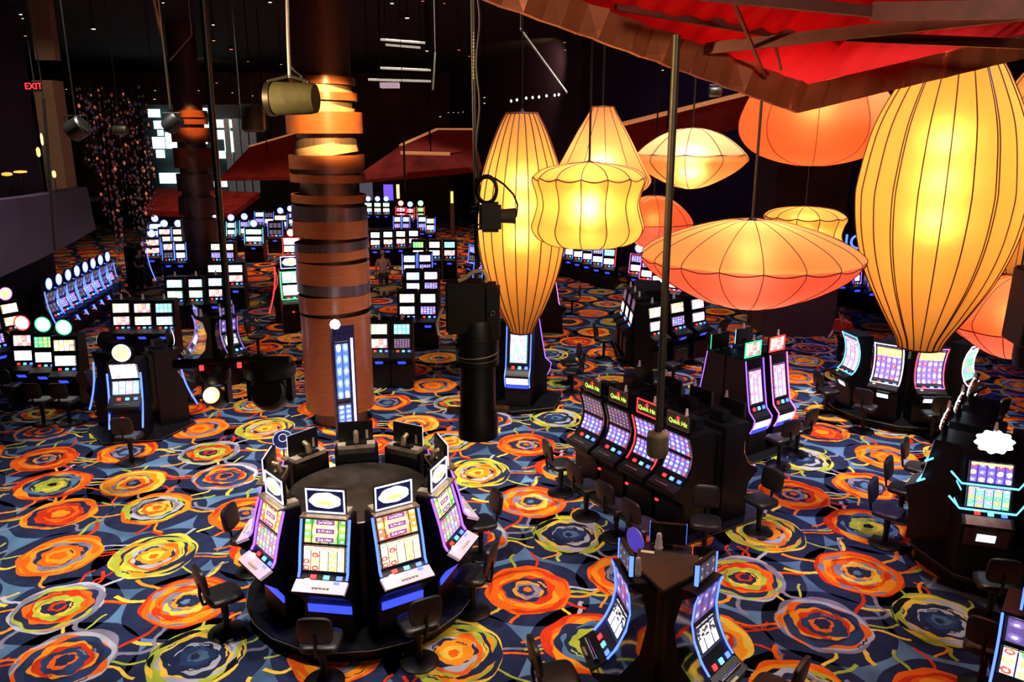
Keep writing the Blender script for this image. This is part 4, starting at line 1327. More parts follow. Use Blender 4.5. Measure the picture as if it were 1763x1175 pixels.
OVO = [(0, .34), (.06, .5), (.14, .66), (.28, .88), (.44, 1), (.58, .97), (.72, .83), (.86, .58), (.95, .36), (1, .26)]
OVB = [(0, .25), (.06, .42), (.14, .62), (.28, .87), (.44, .99), (.52, 1), (.64, .93), (.76, .77), (.88, .52), (.96, .33), (1, .27)]
PUM = [(0, .06), (.03, .45), (.08, .78), (.15, .95), (.22, 1), (.36, .93), (.5, .90), (.64, .95), (.78, 1.0), (.9, .9), (.97, .7), (1, .45)]
SAU = [(0, .12), (.03, .3), (.12, .55), (.28, .8), (.42, .95), (.5, 1), (.58, .96), (.72, .78), (.86, .52), (.95, .3), (1, .1)]
lantern('big yellow-orange striped oval lantern with doubled dark ribs, largest and tallest of all', 1617, 55, 598, 133, 9.0, OVB, 22, 'yellow', 105, lamp=(.33, .45, .57), double=True, ribw=.007)
lantern('tall yellow striped oval lantern hanging behind the black stage fixture', 898, 195, 572, 77, 10.5, OVO, 22, 'yellow', 75, lamp=(.3, .42, .54), ribw=.007)
lantern('pale yellow bell-shaped lantern with narrow top behind the yellow pumpkin lantern', 1036, 184, 330, 86, 11.2, [(0, .22), (.1, .3), (.3, .5), (.5, .68), (.7, .86), (.82, .98), (.88, 1), (.95, .93), (1, .8)], 12, 'amber', 62, lamp=(.7,), ribw=.005)
lantern('yellow pumpkin-shaped lantern with scalloped top seam in front of the bell-shaped lantern', 1013, 279, 424, 97, 9.3, PUM, 14, 'yellow', 75, scallop=.05, seam=.17, lamp=(.45, .6), ribw=.006)
lantern('flat saucer lantern with its top tinted spotlit white, behind the long pole', 1190, 221, 325, 99, 12.3, SAU, 10, 'cream', 52, scallop=.04, seam=.42, lamp=(.62,), ribw=.006, fab2='amber')
lantern('orange saucer lantern half hidden behind the yellow pumpkin lantern', 1124, 337, 428, 68, 13.8, SAU, 8, 'orange', 26, seam=.5, ribw=.005, fab2='coral')
lantern('wide orange saucer lantern with underside tinted pink as by red light hanging low in the middle', 1290, 378, 530, 185, 7.7, [(0, .12), (.03, .3), (.12, .58), (.25, .85), (.36, .98), (.42, 1), (.5, .97), (.65, .83), (.82, .58), (.94, .32), (1, .1)], 18, 'tan', 62, scallop=.03, seam=.42, lamp=(.5,), ribw=.004, fab2='coral')
lantern('small yellow pumpkin-shaped lantern far behind the wide orange saucer lantern', 1383, 355, 450, 69, 14.0, PUM, 12, 'yellow', 62, scallop=.05, seam=.17, ribw=.007)
lantern('large deep orange rounded lantern directly under the red canopy corner', 1404, 120, 285, 131, 11.0, [(0, .3), (.1, .6), (.25, .85), (.4, .95), (.55, 1), (.7, .97), (.85, .8), (.95, .5), (1, .2)], 10, 'orange', 78, scallop=.05, lamp=(.4,), ribw=.005)
lantern('yellow oval lantern cut by the picture edge behind the biggest striped lantern', 1772, 120, 470, 84, 11.2, OVO, 12, 'yellow', 80, lamp=(.4, .55), ribw=.006)
lantern('coral saucer lantern low beside the picture edge under the biggest striped lantern', 1745, 476, 616, 108, 10.4, SAU, 14, 'orange', 48, seam=.6, ribw=.006, fab2='coral')
lantern('yellow lantern showing only a sliver behind the biggest striped lantern', 1538, 235, 420, 54, 11.6, OVO, 12, 'amber', 50, ribw=.006)

# ------------------------------------------------------------ red canopy with bronze fascia
COPPER = mat('copper_fascia_panel', (.50, .17, .08), .36, .35, .2, 3)
REDC = shade_mat('red_canopy_cloth', (1, .03, .035))
REDC.node_tree.nodes['Diffuse BSDF'].inputs[0].default_value = (.6, .03, .03, 1)
can = empty('canopy', ay(1370, 195, 7.0), 0, 'big red cloth canopy with copper panelled edge hanging overhead at the corner', 'canopy')
O3 = Vector(can.location)


def W2(x, y, Y): return ay(x, y, Y) - O3


def fascia(p0, p1, t0, t1, n, name):
    mb = MB()
    vs, d = [], (p1 - p0).normalized()
    nrm = d.cross(Vector((0, 0, 1))).normalized()
    rr = random.Random(len(name) + n)
    for i in range(n):
        for e, u in ((0, i / n), (1, (i + .97) / n)):
            off = nrm * ((.045 if rr.random() < .28 and 'f' in name else .02) * (1 if (i + e) % 2 else -1) * rr.uniform(.2, 1))
            lo, hi = p0.lerp(p1, u), t0.lerp(t1, u)
            vs += [lo + off * .6, hi + off, hi + off + nrm * .04, lo + off * .6 + nrm * .04]
    fs = []
    for i in range(n):
        b = i * 8
        fs += [(b, b + 4, b + 5, b + 1), (b + 1, b + 5, b + 6, b + 2), (b + 2, b + 6, b + 7, b + 3), (b + 3, b + 7, b + 4, b)]
        fs += [(b, b + 1, b + 2, b + 3), (b + 4, b + 7, b + 6, b + 5)]
    return mb.add(vs, fs).build(name, COPPER, can)


cb, ct = W2(1370, 195, 7.0), W2(1387, 146, 7.0)
lb, lt = W2(620, -75, 4.7), W2(640, -128, 4.7)
rb, rt = W2(1990, 45, 8.6), W2(1990, 4, 8.6)
fascia(lb, cb, lt, ct, 26, 'copper_fascia')
fascia(cb, rb, ct, rt, 20, 'copper_fascia')
# pleated cloth from the fascia's upper edge, rising towards the balcony
vs, fs = [], []
top = [lt.lerp(ct, i / 72) for i in range(73)] + [ct.lerp(rt, i / 60) for i in range(1, 61)]
far = [Vector((2.2 - O3.x + (q.x + O3.x - 2.2) * .25, .3 - O3.y, 9.4 - O3.z)) for q in top]
nr = 12
for i, (a, b) in enumerate(zip(top, far)):
    for k in range(nr + 1):
        u = k / nr
        q = a.lerp(b, u) - Vector((0, 0, .35 * sin(u * pi) * .6))
        q.z += (.06 * sin(i * 1.5 + .8 * sin(i * .37)) + .05 * sin(i * .42 + k * .5) + .02 * sin(i * .9 + k * 1.9)) * sin(min(u * 2.2, 1) * pi / 2)
        vs.append(q)
for i in range(len(top) - 1):
    for k in range(nr):
        a = i * (nr + 1) + k
        fs.append((a, a + 1, a + nr + 2, a + nr + 1))
MB().add(vs, fs).build('red_cloth', REDC, can, True)


def beam_between(mb, a, b, w, h):
    d = (b - a)
    s = d.cross(Vector((0, 0, 1))).normalized() * w
    u = Vector((0, 0, h))
    vs = [a - s - u, a + s - u, a + s + u, a - s + u, b - s - u, b + s - u, b + s + u, b - s + u]
    return mb.add(vs, [(0, 1, 2, 3), (4, 7, 6, 5), (0, 4, 5, 1), (1, 5, 6, 2), (2, 6, 7, 3), (3, 7, 4, 0)])


RB = mat('maroon_painted_steel', (.10, .02, .018), .5, .2)
for (x0, y0, Y0, x1, y1, Y1, w, h) in [(1060, 8, 5.6, 1345, 58, 6.0, .02, .034), (1345, 58, 6.0, 1900, 82, 6.4, .02, .034), (1215, 84, 6.2, 1900, 8, 5.0, .02, .04),
                                       (1180, -12, 4.8, 1500, 20, 5.0, .02, .03), (1500, 20, 5.0, 1900, 14, 4.6, .02, .05),
                                       (1322, 145, 6.8, 1250, -30, 5.0, .01, .012), (1330, 60, 6.0, 1345, 120, 6.4, .008, .01)]:
    beam_between(MB(), W2(x0, y0, Y0), W2(x1, y1, Y1), w, h).build('frame_beam', RB, can)
for (x, y, Y, e) in [(1180, 0, 5.8, 8), (1370, 100, 6.4, 13), (1290, 90, 6.4, 4), (1480, 70, 6.6, 1), (1100, -40, 5.0, 4)]:
    l = bpy.data.lights.new('red_uplight', 'POINT')
    l.energy = e
    l.color = (1, .12, .13)
    l.shadow_soft_size = .1
    o = bpy.data.objects.new('red_uplight', l)
    o.location = ay(x, y, Y) + Vector((0, 0, .75))
    COL.objects.link(o)
spot('added_fascia_grazing_light', (-2.6, 4.0, 6.9), ay(1080, 100, 6.0), 700, 60, .5, (1, .6, .25), .04)  # added beam, no fixture there; grazes the folds to draw highlights
spot('added_fascia_fill_light', (2.5, -1.5, 7.6), ay(1250, 110, 6.6), 620, 80, .8, (1, .72, .5), .3)  # added fill from the balcony side to brighten the copper

# ------------------------------------------------------------ banded column and kiosk
WOOD = mat('orange_veneer', (.30, .085, .03), .28, 0, .2, 3, stretch=(1, 1, 14))
WOODP = mat('pale_veneer', (.5, .34, .2), .4, 0, .12, 3, stretch=(1, 1, 14))
MET = mat('brushed_brown_metal', (.20, .12, .09), .45, .6, .2, 3, stretch=(10, 10, .3))
cp = az(588, 722)
MET2 = mat('violet_brown_metal', (.26, .19, .2), .28, .85, .35, 3, stretch=(14, 14, .2))


def column(cp, r0, bands, label, zt=11.2, top_y=None):
    t = empty('column', (cp.x, cp.y, 0), 0, label, 'column')
    MB().lathe([(r0, 0), (r0, zt)], 40).build('shaft', MET, t, True)
    for (ya, yb, k, m_, tilt) in bands:
        za, zb = ay(570, ya, cp.y - r0 * 1.2).z, ay(570, yb, cp.y - r0 * 1.2).z
        R_ = r0 * k
        Mx = Matrix.Translation((0, 0, (za + zb) / 2)) @ Matrix.Rotation(radians(tilt), 4, 'Y')
        h = (za - zb) / 2
        b = MB().lathe([(R_ - .05, -h), (R_, -h), (R_, h), (R_ - .05, h)], 48, (0, 0, 0), 0, Mx)
        b.f = b.f[:-2]
        b.m = b.m[:-2]
        b.build('veneer_band', m_, t, True)
    return t


column(cp, .60, [(129, 143, 1.14, WOOD, 1), (141, 160, 1.05, WOODP, 14), (157, 171, 1.2, WOOD, 1), (172, 192, 1.08, WOODP, 14), (192, 230, 1.34, WOOD, 0),
                 (238, 262, 1.1, MET, 0), (250, 272, 1.12, WOODP, -10), (268, 292, 1.34, WOOD, 0), (292, 300, 1.3, MET, 0), (302, 316, 1.34, WOOD, 1), (338, 352, 1.34, WOOD, 1),
                 (358, 382, 1.36, MET2, 2), (382, 412, 1.36, WOOD, 2), (421, 436, 1.34, MET2, -2), (436, 452, 1.34, WOOD, -2), (457, 493, 1.34, WOOD, 2), (493, 511, 1.34, MET2, 2), (513, 542, 1.33, WOOD, -3), (549, 716, 1.3, WOOD, 0)],
       'wide round column wrapped in orange wooden bands, rising beside the blue kiosk')
c2 = az(352, 474)
column(c2, .62, [(190, 202, 1.3, WOOD, 0), (205, 214, 1.3, WOOD, 0), (220, 245, 1.34, WOOD, 0), (255, 290, 1.34, WOOD, 0), (300, 330, 1.3, MET, 0), (340, 372, 1.34, MET, 2), (380, 420, 1.34, MET, 0), (425, 470, 1.34, MET, 0)],
       'round column with orange bands near its top, farther off behind the black rod')
spot('far_column_spot_light', ay(340, 60, 33), ay(330, 240, 38), 2600, 14, 0.5, (1, 0.4, 0.1), 0.1)
kp = az(612, 765)
t = empty('information_kiosk', (kp.x - .1, kp.y + .1, 0), radians(28), 'tall slim dark blue kiosk with white light edge and round lamp beside the column', 'kiosk')
BLUEK = mat('deep_blue_metal', (.015, .02, .12), .3, .2)
kz = ay(600, 560, kp.y).z
MB().box(-.30, .16, -.06, .14, 0, kz - .18).build('body', BLUEK, t, bevel=.01)
MB().prism([(-.06, kz - .18), (.14, kz - .18), (.14, kz - .1), (-.06, kz - .02)], -.30, .16).build('cap', BLUEK, t)
uvbox(MB(), -.27, .02, -.075, -.06, 1.0, kz - .35).build('upper_screen', S['blueinfo'], t)
uvbox(MB(), -.27, .02, -.075, -.06, .35, .92).build('lower_screen', S['blueinfo'], t)
MB().box(.07, .115, -.08, -.05, .22, kz - .3).build('light_strip', NEON['white'], t)
MB().lathe([(.02, 0), (.085, .04), (.11, .11), (.085, .18), (.02, .22)], 20, (-.22, 0, kz - .1)).build('round_lamp', glow('white_globe', (1, 1, 1), 5), t, True)

# ------------------------------------------------------------ things hanging close to the balcony
# black stage fixture
Yf = 4.2
t = empty('stage_fixture', ay(822, 620, Yf), 0, 'large black stage fixture hanging in the middle, box above a drum-shaped snoot', 'stage light')
O3 = Vector(t.location)
u = px2m(Yf, 600)
DRK = mat('matte_black_fixture', (.006, .006, .006), .45, 0, .2, 20)
BEI = mat('worn_beige_metal', (.55, .47, .33), .5, .3)
MB().lathe([(.118, -.02), (.118, .12), (.1, .14), (.1, .165), (.108, .17)], 32, (0, 0, 0)).build('snoot_collar', DRK, t, True)
zb = ay(822, 750, Yf).z - O3.z
MB().lathe([(35 * u, zb), (35 * u, zb + 36 * u), (31 * u, zb + 52 * u), (31 * u, 10 * u), (35 * u, 12 * u), (36 * u, 54 * u), (33 * u, 74 * u)], 36).build('drum', DRK, t, True)
p = W2(812, 528, Yf)
MB().box(p.x - 42 * u, p.x + 22 * u, -.1, .1, p.z - 42 * u, p.z + 44 * u).build('housing', DRK, t, bevel=.012)
MB().box(p.x + 20 * u, p.x + 48 * u, -.08, .08, p.z - 60 * u, p.z + 40 * u).build('rear_housing', DRK, t, bevel=.02)
MB().tube([W2(x, y, Yf - .08) for x, y in ((789, 484), (802, 478), (815, 468), (832, 466), (838, 478), (836, 486))], .012, 8).build('handle', BEI, t, True)
MB().tube([W2(x, y, Yf - .06) for x, y in ((778, 520), (760, 534), (752, 556), (755, 576), (768, 582), (778, 576))], .009, 8).build('power_cord', BEI, t, True)
mb = MB()
for i, (r, dz) in enumerate(((36.5, 8), (37, 14), (36, 11))):
    mb.tube([(r * u * cos(a * pi / 16), r * u * sin(a * pi / 16), dz * u + 4 * u * sin(a * pi / 16 + i)) for a in range(32)], .0028, 5, closed=True)
mb.build('safety_wire', BEI, t)
for (x0, x1, y) in ((757, 790, 596), (775, 792, 628), (770, 792, 706), (852, 876, 704)):
    a, b = W2(x0, y, Yf), W2(x1, y, Yf)
    MB().box(a.x, b.x, -.03, .03, a.z - .012, a.z + .008).build('clamp_lug', DRK if y == 628 else STEEL, t)
MB().tube([W2(848, 540, Yf - .09) + Vector((0.012 * cos(a), 0, .012 * sin(a))) for a in [k * pi / 5 for k in range(10)]], .004, 6, closed=True).build('tilt_knob', STEEL, t)
rod = empty('hanging_rod', ay(818, 300, Yf + .1), 0, 'black rod with twisted cables carrying the black stage fixture', 'rod')
O3 = Vector(rod.location)
MB().tube([W2(813, -60, Yf + .1), W2(821, 480, Yf + .1)], .012, 10).build('tube', DRK, rod)
MB().tube([W2(823 + 3 * sin(k), k * 23 + (120 if k > 18 else 0) * 0, Yf + .08) for k in range(0, 21)], .006, 6).build('cable', DRK, rod)
mb = MB()
for k in range(14): mb.tube([W2(815.5, 55 + k * 6, Yf + .05), W2(815.5, 58 + k * 6, Yf + .05)], .002, 5)
mb.build('chain', STEEL, rod)
t = empty('spot_lamp', ay(850, 372, Yf), 0, 'small black lamp with coiled cable clamped on the rod before the tall striped lantern', 'stage light')
O3 = Vector(t.location)
MB().box(-.075, .04, -.06, .06, -.08, .07).build('housing', DRK, t, bevel=.015)
MB().lathe([(.035, .03), (.04, .1), (.045, .115)], 20, (0, 0, 0), 0, Matrix.Rotation(radians(90), 4, 'Y')).build('lens_tube', mat('grey_lens_ring', (.12, .1, .08), .35, .4), t, True)
mb = MB()
for i in range(3):
    mb.tube([W2(838 + (18 - i) * cos(a * pi / 12), 327 + (25 - 2 * i) * sin(a * pi / 12), Yf - .02 * i) for a in range(24)], .007, 6, closed=True)
mb.build('cable_coil', DRK, t)
MB().tube([W2(x, y, Yf) for x, y in ((850, 306), (868, 318), (884, 335), (891, 352), (889, 372), (878, 384))], .006, 6).build('cable', DRK, t, True)
for y in (356, 364, 388, 396): MB().tube([W2(812, y, Yf + .03), W2(830, y - 2, Yf)], .006, 6).build('clamp_bolt', STEEL, t)
# olive tube lamp
t = empty('spot_lamp', ay(505, 170, 5.2), 0, 'olive grey barrel-shaped stage lamp hanging before the top of the banded column', 'stage light')
O3 = Vector(t.location)
u = px2m(5.2, 170)
Mx = Matrix.Rotation(radians(90), 4, 'Y') @ Matrix.Rotation(radians(6), 4, 'X')
MB().lathe([(27 * u, -34 * u), (28 * u, -30 * u), (26 * u, 30 * u), (24 * u, 40 * u)], 30, (0, 0, 0), 0, Mx).build('barrel', mat('olive_grey_paint', (.035, .036, .018), .75, spec=.2), t, True)
MB().lathe([(29 * u, -44 * u), (29 * u, -34 * u)], 24, (0, 0, 0), 0, Mx).build('rear_cap', DRK, t, True)
MB().tube([W2(x, y, 5.2) for x, y in ((460, 172), (462, 140), (500, 131), (530, 140), (535, 165))], .012, 8).build('yoke', DRK, t)
MB().tube([W2(x, y, 5.2) for x, y in ((494, -40), (496, 60), (498, 110), (499, 134))], .012, 8).build('hanging_pipe', mat('grey_pipe', (.12, .12, .12), .4, .5), t)
MB().tube([W2(x, y, 5.2) for x, y in ((498, 108), (505, 120), (518, 130), (526, 145))], .006, 6).build('cable', DRK, t)
# pole with canister
Yp = 5.0
t = empty('pole_with_canister', ay(1132, 768, Yp), 0, 'long grey pole hanging from the canopy with a beige-topped canister at its end', 'pole')
O3 = Vector(t.location)
POLE = mat('grey_olive_pole', (.06, .055, .04), .45, .3)
MB().tube([W2(1165, 60, Yp), W2(1134, 745, Yp)], .024, 14).build('pole', POLE, t, True)
u = px2m(Yp, 768)
MB().lathe([(7 * u, 27 * u), (8 * u, 40 * u)], 16).build('coupling', POLE, t, True)
MB().lathe([(16 * u, -18 * u), (19 * u, -12 * u), (19 * u, 16 * u), (17.5 * u, 21 * u)], 28).build('canister', mat('grey_brown_canister', (.16, .13, .10), .5), t, True)
MB().lathe([(18 * u, 19 * u), (18.5 * u, 23 * u), (6 * u, 27 * u)], 28).build('top_cap', BEI, t, True)
# black rod with the stage light bar
Yr = 6.0
t = empty('stage_light_bar', ay(400, 640, Yr), 0, 'black rod carrying a bar of moving stage lights, one lens shining warm white', 'stage light')
O3 = Vector(t.location)
u = px2m(Yr, 640)
MB().tube([W2(347, -30, Yr), W2(399, 615, Yr)], 5.5 * u, 12).build('rod', DRK, t, True)
MB().tube([W2(300, 628, Yr), W2(500, 622, Yr)], 9 * u, 12).build('cross_bar', DRK, t)
for (x, y, r, m_) in ((375, 686, 15, 1), (468, 680, 26, 0)):
    q = W2(x, y, Yr)
    MB().box(q.x - r * 1.5 * u, q.x - r * 1.15 * u, -.05, .05, q.z - r * .3 * u, q.z + 44 * u).build('yoke_arm', DRK, t)
    MB().box(q.x + r * 1.15 * u, q.x + r * 1.5 * u, -.05, .05, q.z - r * .3 * u, q.z + 44 * u).build('yoke_arm', DRK, t)
    MB().lathe([(r * 1.3 * u, 30 * u), (r * 1.7 * u, 38 * u), (r * 1.7 * u, 54 * u), (r * 1.2 * u, 62 * u)], 16, q).build('ballast_housing', DRK, t, True)
    Mq = Matrix.Translation(q) @ Matrix.Rotation(radians(62), 4, 'X')
    MB().lathe([(r * .9 * u, -.1), (r * 1.15 * u, -.02), (r * 1.15 * u, .10), (r * 1.0 * u, .14)], 28, (0, 0, 0), 0, Mq).build('lamp_head', DRK, t, True)
    if m_:
        MB().lathe([(r * .95 * u, .142), (r * .5 * u, .155)], 24, (0, 0, 0), 0, Mq).build('lens', glow('warm_lens', (1, .75, .3), 1.6), t, True)
        MB().lathe([(r * .6 * u, .156), (r * .3 * u, .165)], 24, (-.012, -.01, 0), 0, Mq).build('lamp_filament', glow('hot_white_lens', (1, .95, .6), 9), t, True)
for (x, y) in ((412, 629), (347, 634)):
    q = W2(x, y, Yr - .14)
    MB().box(q.x - .014, q.x + .014, -.15, -.13, q.z - .02, q.z + .02).build('display_light', NEON['red'], t)
# small black lamps hanging about the dark ceiling
for (x, y, Y, r, ln, ry, m_, lab) in [(1231, 158, 12, 9, 22, 88, DRK, 'small black barrel lamp under the copper canopy edge'), (133, 222, 13, 18, 30, 60, DRK, 'round black lamp hanging before the crystal strings'),
                                      (207, 224, 15, 8, 24, 90, POLE, 'small grey barrel lamp hanging before the crystal strings'), (436, 205, 16, 20, 44, 0, POLE, 'large dim grey cylinder lamp beside the olive barrel lamp'),
                                      (297, 212, 14, 14, 30, 50, DRK, 'dark tilted lamp before the white shop shelves')]:
    q = ay(x, y, Y)
    u = px2m(Y, y)
    t = empty('spot_lamp', q, 0, lab, 'stage light')
    Mq = Matrix.Rotation(radians(ry), 4, 'Y')
    MB().lathe([(r * .8 * u, -ln * .5 * u), (r * u, -ln * .4 * u), (r * u, ln * .4 * u), (r * .85 * u, ln * .5 * u)], 22, (0, 0, 0), 0, Mq).build('barrel', m_, t, True)
    MB().tube([(0, 0, r * .9 * u), (0, 0, HC - q.z - .005)], .012, 6).build('hanging_pipe', BLACKM, t)
    MB().tube([(-r * 1.1 * u, 0, 0), (-r * 1.1 * u, 0, r * 1.2 * u), (r * 1.1 * u, 0, r * 1.2 * u), (r * 1.1 * u, 0, 0)], .01, 6).build('yoke', BLACKM, t)
t = empty('stage_fixture', ay(1778, 530, 4.4), 0, 'black stage fixture edge cutting in beside the coral saucer lantern', 'stage light')
MB().prism([(-.1, .21), (.1, .23), (.12, -.2), (-.08, -.22)], -.085, .12).build('housing', DRK, t, bevel=.012)
MB().lathe([(.07, -.34), (.08, -.3), (.08, -.2)], 20, (.02, 0, 0)).build('snoot', DRK, t, True)
MB().tube([(0, 0, .22), (0, 0, 1.6)], .012, 8).build('hanging_pipe', DRK, t)
# more thin rods and pipes overhead
for (a, b, Ya, Yb, r, m_, lab) in [
    ((258, -30), (277, 60), 9, 9.2, .018, BRONZE, 'lit brassy pipe hanging from the ceiling at the upper side'), ((279, 62), (293, 188), 9.3, 9.3, .012, STEEL, 'thin grey rod below the brassy pipe'),
    ((75, 170), (95, 430), 11, 11, .02, DRK, 'black rod crossing the purple ramp wall'), ((896, 50), (976, 160), 11, 10, .016, STEEL, 'slanted steel tube with a lit end above the bell-shaped lantern'),
    ((749, 90), (745, 155), 16, 16, .02, STEEL, 'short steel rod below the lit ceiling bars'),
    ((292, 104), (330, 60), 12, 12, .01, STEEL, 'slanted thin brace beside the grey rod'), ((695, 235), (697, 330), 20, 20, .025, DRK, 'thin black rod before the far red canopy'), ((411, 150), (416, 230), 18, 18, .012, STEEL, 'thin rod before the white shop shelves')]:
    A, B = ay(a[0], a[1], Ya), ay(b[0], b[1], Yb)
    mb = MB().tube([A, B], r, 8)
    Q = A if A.z > B.z else B
    if Q.z < HC - .05: mb.tube([Q, Vector((Q.x, Q.y, HC - .005))], min(r, .008), 6)
    o = mb.build('rod', m_)
    tag(o, lab, 'rod')

# ------------------------------------------------------------ room shell
DW = mat('dark_brown_wall', (.06, .03, .024), .7, 0, .4, .6)
DV = mat('dark_violet_wall', (.035, .02, .05), .7, 0, .3, .5)
CEIL = mat('black_ceiling', (.0025, .0025, .003), .9, 0, .4, 1.0)
HC = 11.2


def wall(name, pts, m, h=HC, th=.25, z0=0):
    mb = MB()
    for (x0, y0), (x1, y1) in zip(pts, pts[1:]):
        d = Vector((x1 - x0, y1 - y0, 0)).normalized()
        n = Vector((-d.y, d.x, 0)) * th
        a, b = Vector((x0, y0, z0)), Vector((x1, y1, z0))
        up = Vector((0, 0, h - z0))
        vs = [a, b, b + n, a + n, a + up, b + up, b + n + up, a + n + up]
        mb.add(vs, [(3, 2, 1, 0), (4, 5, 6, 7), (0, 1, 5, 4), (1, 2, 6, 5), (2, 3, 7, 6), (3, 0, 4, 7)])
    o = mb.build(name, m)
    return tag(o, kind='structure')


wall('wall_back', [(4, 66), (-52, 66)], DW)
wall('wall_right', [(30, -3), (30, 36), (3.4, 41), (-5, 66)][::-1], DV)
spot('added_violet_wall_fill', (10, 30, 10.8), (11, 39, 5.5), 260, 90, .8, (.5, .3, 1), .3)  # added violet fill without a lamp, keeps this wall from going black
spot('added_far_wall_fill', (-20, 52, 10.8), (-22, 66, 4.5), 250, 120, .8, (1, .5, .3), .3)  # added fill that lifts the far wall out of darkness
spot('added_side_wall_fill', (2, 42, 10.8), (-2, 58, 4), 500, 100, .8, (1, .5, .3), .3)  # second added fill for the distant walls, stands for no fixture
wall('wall_left', [(-18, -3), (-18.5, 32), (-30, 46), (-50, 66)], DV)
wall('wall_front', [(-18, -3), (30, -3)][::-1], DW)
o = MB().box(-52, 31, -4, 67, HC, HC + .2).build('ceiling', CEIL)
tag(o, kind='structure')
# purple ramp bulkhead along the side, with the lounge above it
PURP = mat('purple_grey_plaster', (.12, .09, .16), .6, 0, .15, .7)
mb = MB()
bk = [((-60, 352), (-60, 505), 17), ((0, 345), (0, 478), 19), ((60, 338), (70, 446), 22), ((110, 329), (125, 418), 25), ((150, 322), (165, 395), 28)]
vs = []
for (a, b, Y) in bk:
    A, B = ay(a[0], a[1], Y), ay(b[0], b[1], Y)
    vs += [A, B, B + Vector((-.5, .15, 0)), A + Vector((-.5, .15, 0))]
fs = [(0, 1, 2, 3), (16, 19, 18, 17)]
for i in range(4):
    b = i * 4
    for k in range(4): fs.append((b + k, b + 4 + k, b + 4 + (k + 1) % 4, b + (k + 1) % 4))
o = mb.add(vs, fs).build('ramp_parapet', PURP, None)
tag(o, 'purple-grey sloping parapet of the curved ramp above the blue neon row', 'parapet')
spot('ramp_spot_light', (-8, 16, 8.5), ay(60, 470, 21), 240, 60, .7, (.75, .6, 1), .3)
o = MB().plate([(-13.6, 19.2), (-14.6, 22.5), (-15.9, 25.5), (-16.5, 28), (-16.8, 33), (-18.3, 33), (-17.9, 19.2)], 3.9, 4.05).build('lounge_deck', DW)
tag(o, 'dark deck of the raised lounge behind the ramp parapet', 'deck')
PEACH = mat('peach_plaster', (.42, .25, .17), .6, 0, .06, 1)
a = ay(98, 320, 29)
w = 17 * px2m(29, 250)
o = MB().box(a.x - w, a.x + w, 29, 29 + 2 * w, 4.05, ay(88, 138, 29).z).build('square_pillar', PEACH)
tag(o, 'peach coloured square pillar standing on the raised lounge beside the EXIT sign', 'pillar')
a = ay(75, 80, 29)
o = MB().box(a.x - w, a.x + w, 29, 29 + w, ay(75, 103, 29).z, HC).build('square_pillar', PEACH)
tag(o, 'dim upper piece of the peach pillar below the ceiling', 'pillar')
spot('pillar_spot_light', (-11.5, 17.5, 8.6), ay(96, 250, 29), 800, 34, .6, (1, .75, .55), .1)
e = ay(58, 149, 23)
t = empty('exit_sign', e, 0, 'small red EXIT sign beside the peach pillar', 'sign')
u = px2m(23, 150)
MB().box(-11 * u, 11 * u, .0, .08, -8 * u, 8 * u).build('box', BLACK, t)
text_mesh('EXIT', 15 * u, 'lettering', glow('exit_red', (1, .02, .03), 3), t, (0, -.01, 0))
MB().tube([(0, .04, 8 * u), (0, .04, HC - e.z - .01)], .015, 6).build('hanger', BLACKM, t)
for (x, y, sx, sy, c, lab) in [(12, 300, 8, 3, (1, .35, .05), 'small amber lamp at the raised lounge, lowest at the picture edge'), (35, 296, 10, 2, (1, .4, .08), 'long amber light line at the raised lounge'), (66, 262, 3, 8, (1, .7, .15), 'yellow wall lamp just beside the peach pillar'),
                               (72, 240, 2, 10, (.9, .75, .3), 'narrow yellow lamp higher beside the peach pillar'), (93, 300, 3, 6, (.9, .6, .2), 'yellow lamp glow at the foot of the peach pillar')]:
    q = ay(x, y, 22.5)
    u = px2m(22.5, 280)
    q = ay(x, y, 24.5)
    u = px2m(24.5, 280)
    t = empty('lounge_lamp', q, 0, lab, 'lamp', 'amber lamps of the raised lounge')
    MB().lathe([(sx * u * .4, -sy * u), (sx * u, -sy * u * .6), (sx * u, sy * u * .6), (sx * u * .4, sy * u)], 14).build('glass', glow('amber_glass', c, 1.6), t, True)
    MB().tube([(0, .0, -sy * u), (0, 0, 4.06 - q.z)], .012, 6).build('stem', BLACKM, t)

# hanging crystal strings by the ramp: nobody could count the beads
rr = random.Random(4)
mb = MB()
for s in range(70):
    left = s % 2 == 0
    x = rr.gauss(170, 17) if left else rr.gauss(222, 15)
    yb = 455 - abs(x - (178 if left else 225)) * 4.2 + rr.uniform(-25, 10)
    Y = rr.uniform(26.5, 29)
    A, B = ay(x - 6, 150 + rr.uniform(-10, 20), Y), ay(x, yb, Y)
    for k in range(16):
        if rr.random() < .35: continue
        q = A.lerp(B, (k + rr.uniform(-.3, .3)) / 16 + .04)
        r = rr.uniform(.025, .065)
        q = Vector((A.x + .0, A.y, q.z))
        mi = rr.choice((0, 0, 0, 0, 0, 1, 1, 1, 2, 2, 2, 3))
        mb.add([q + Vector(d) * r for d in ((1, 0, 0), (0, 1, 0), (-1, 0, 0), (0, -1, 0), (0, 0, 1.4), (0, 0, -1.4))],
               [(0, 1, 4), (1, 2, 4), (2, 3, 4), (3, 0, 4), (1, 0, 5), (2, 1, 5), (3, 2, 5), (0, 3, 5)], mi)
    mb.tube([Vector((A.x, A.y, A.z)), Vector((A.x, A.y, B.z))], .004, 3, 0)
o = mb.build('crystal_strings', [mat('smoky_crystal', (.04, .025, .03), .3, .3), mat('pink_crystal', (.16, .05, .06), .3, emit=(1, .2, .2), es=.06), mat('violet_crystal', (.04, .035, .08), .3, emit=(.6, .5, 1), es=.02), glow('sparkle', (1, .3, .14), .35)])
tag(o, 'curtain of hanging crystal strings glinting pink beside the ramp', 'bead curtain', kind='stuff')

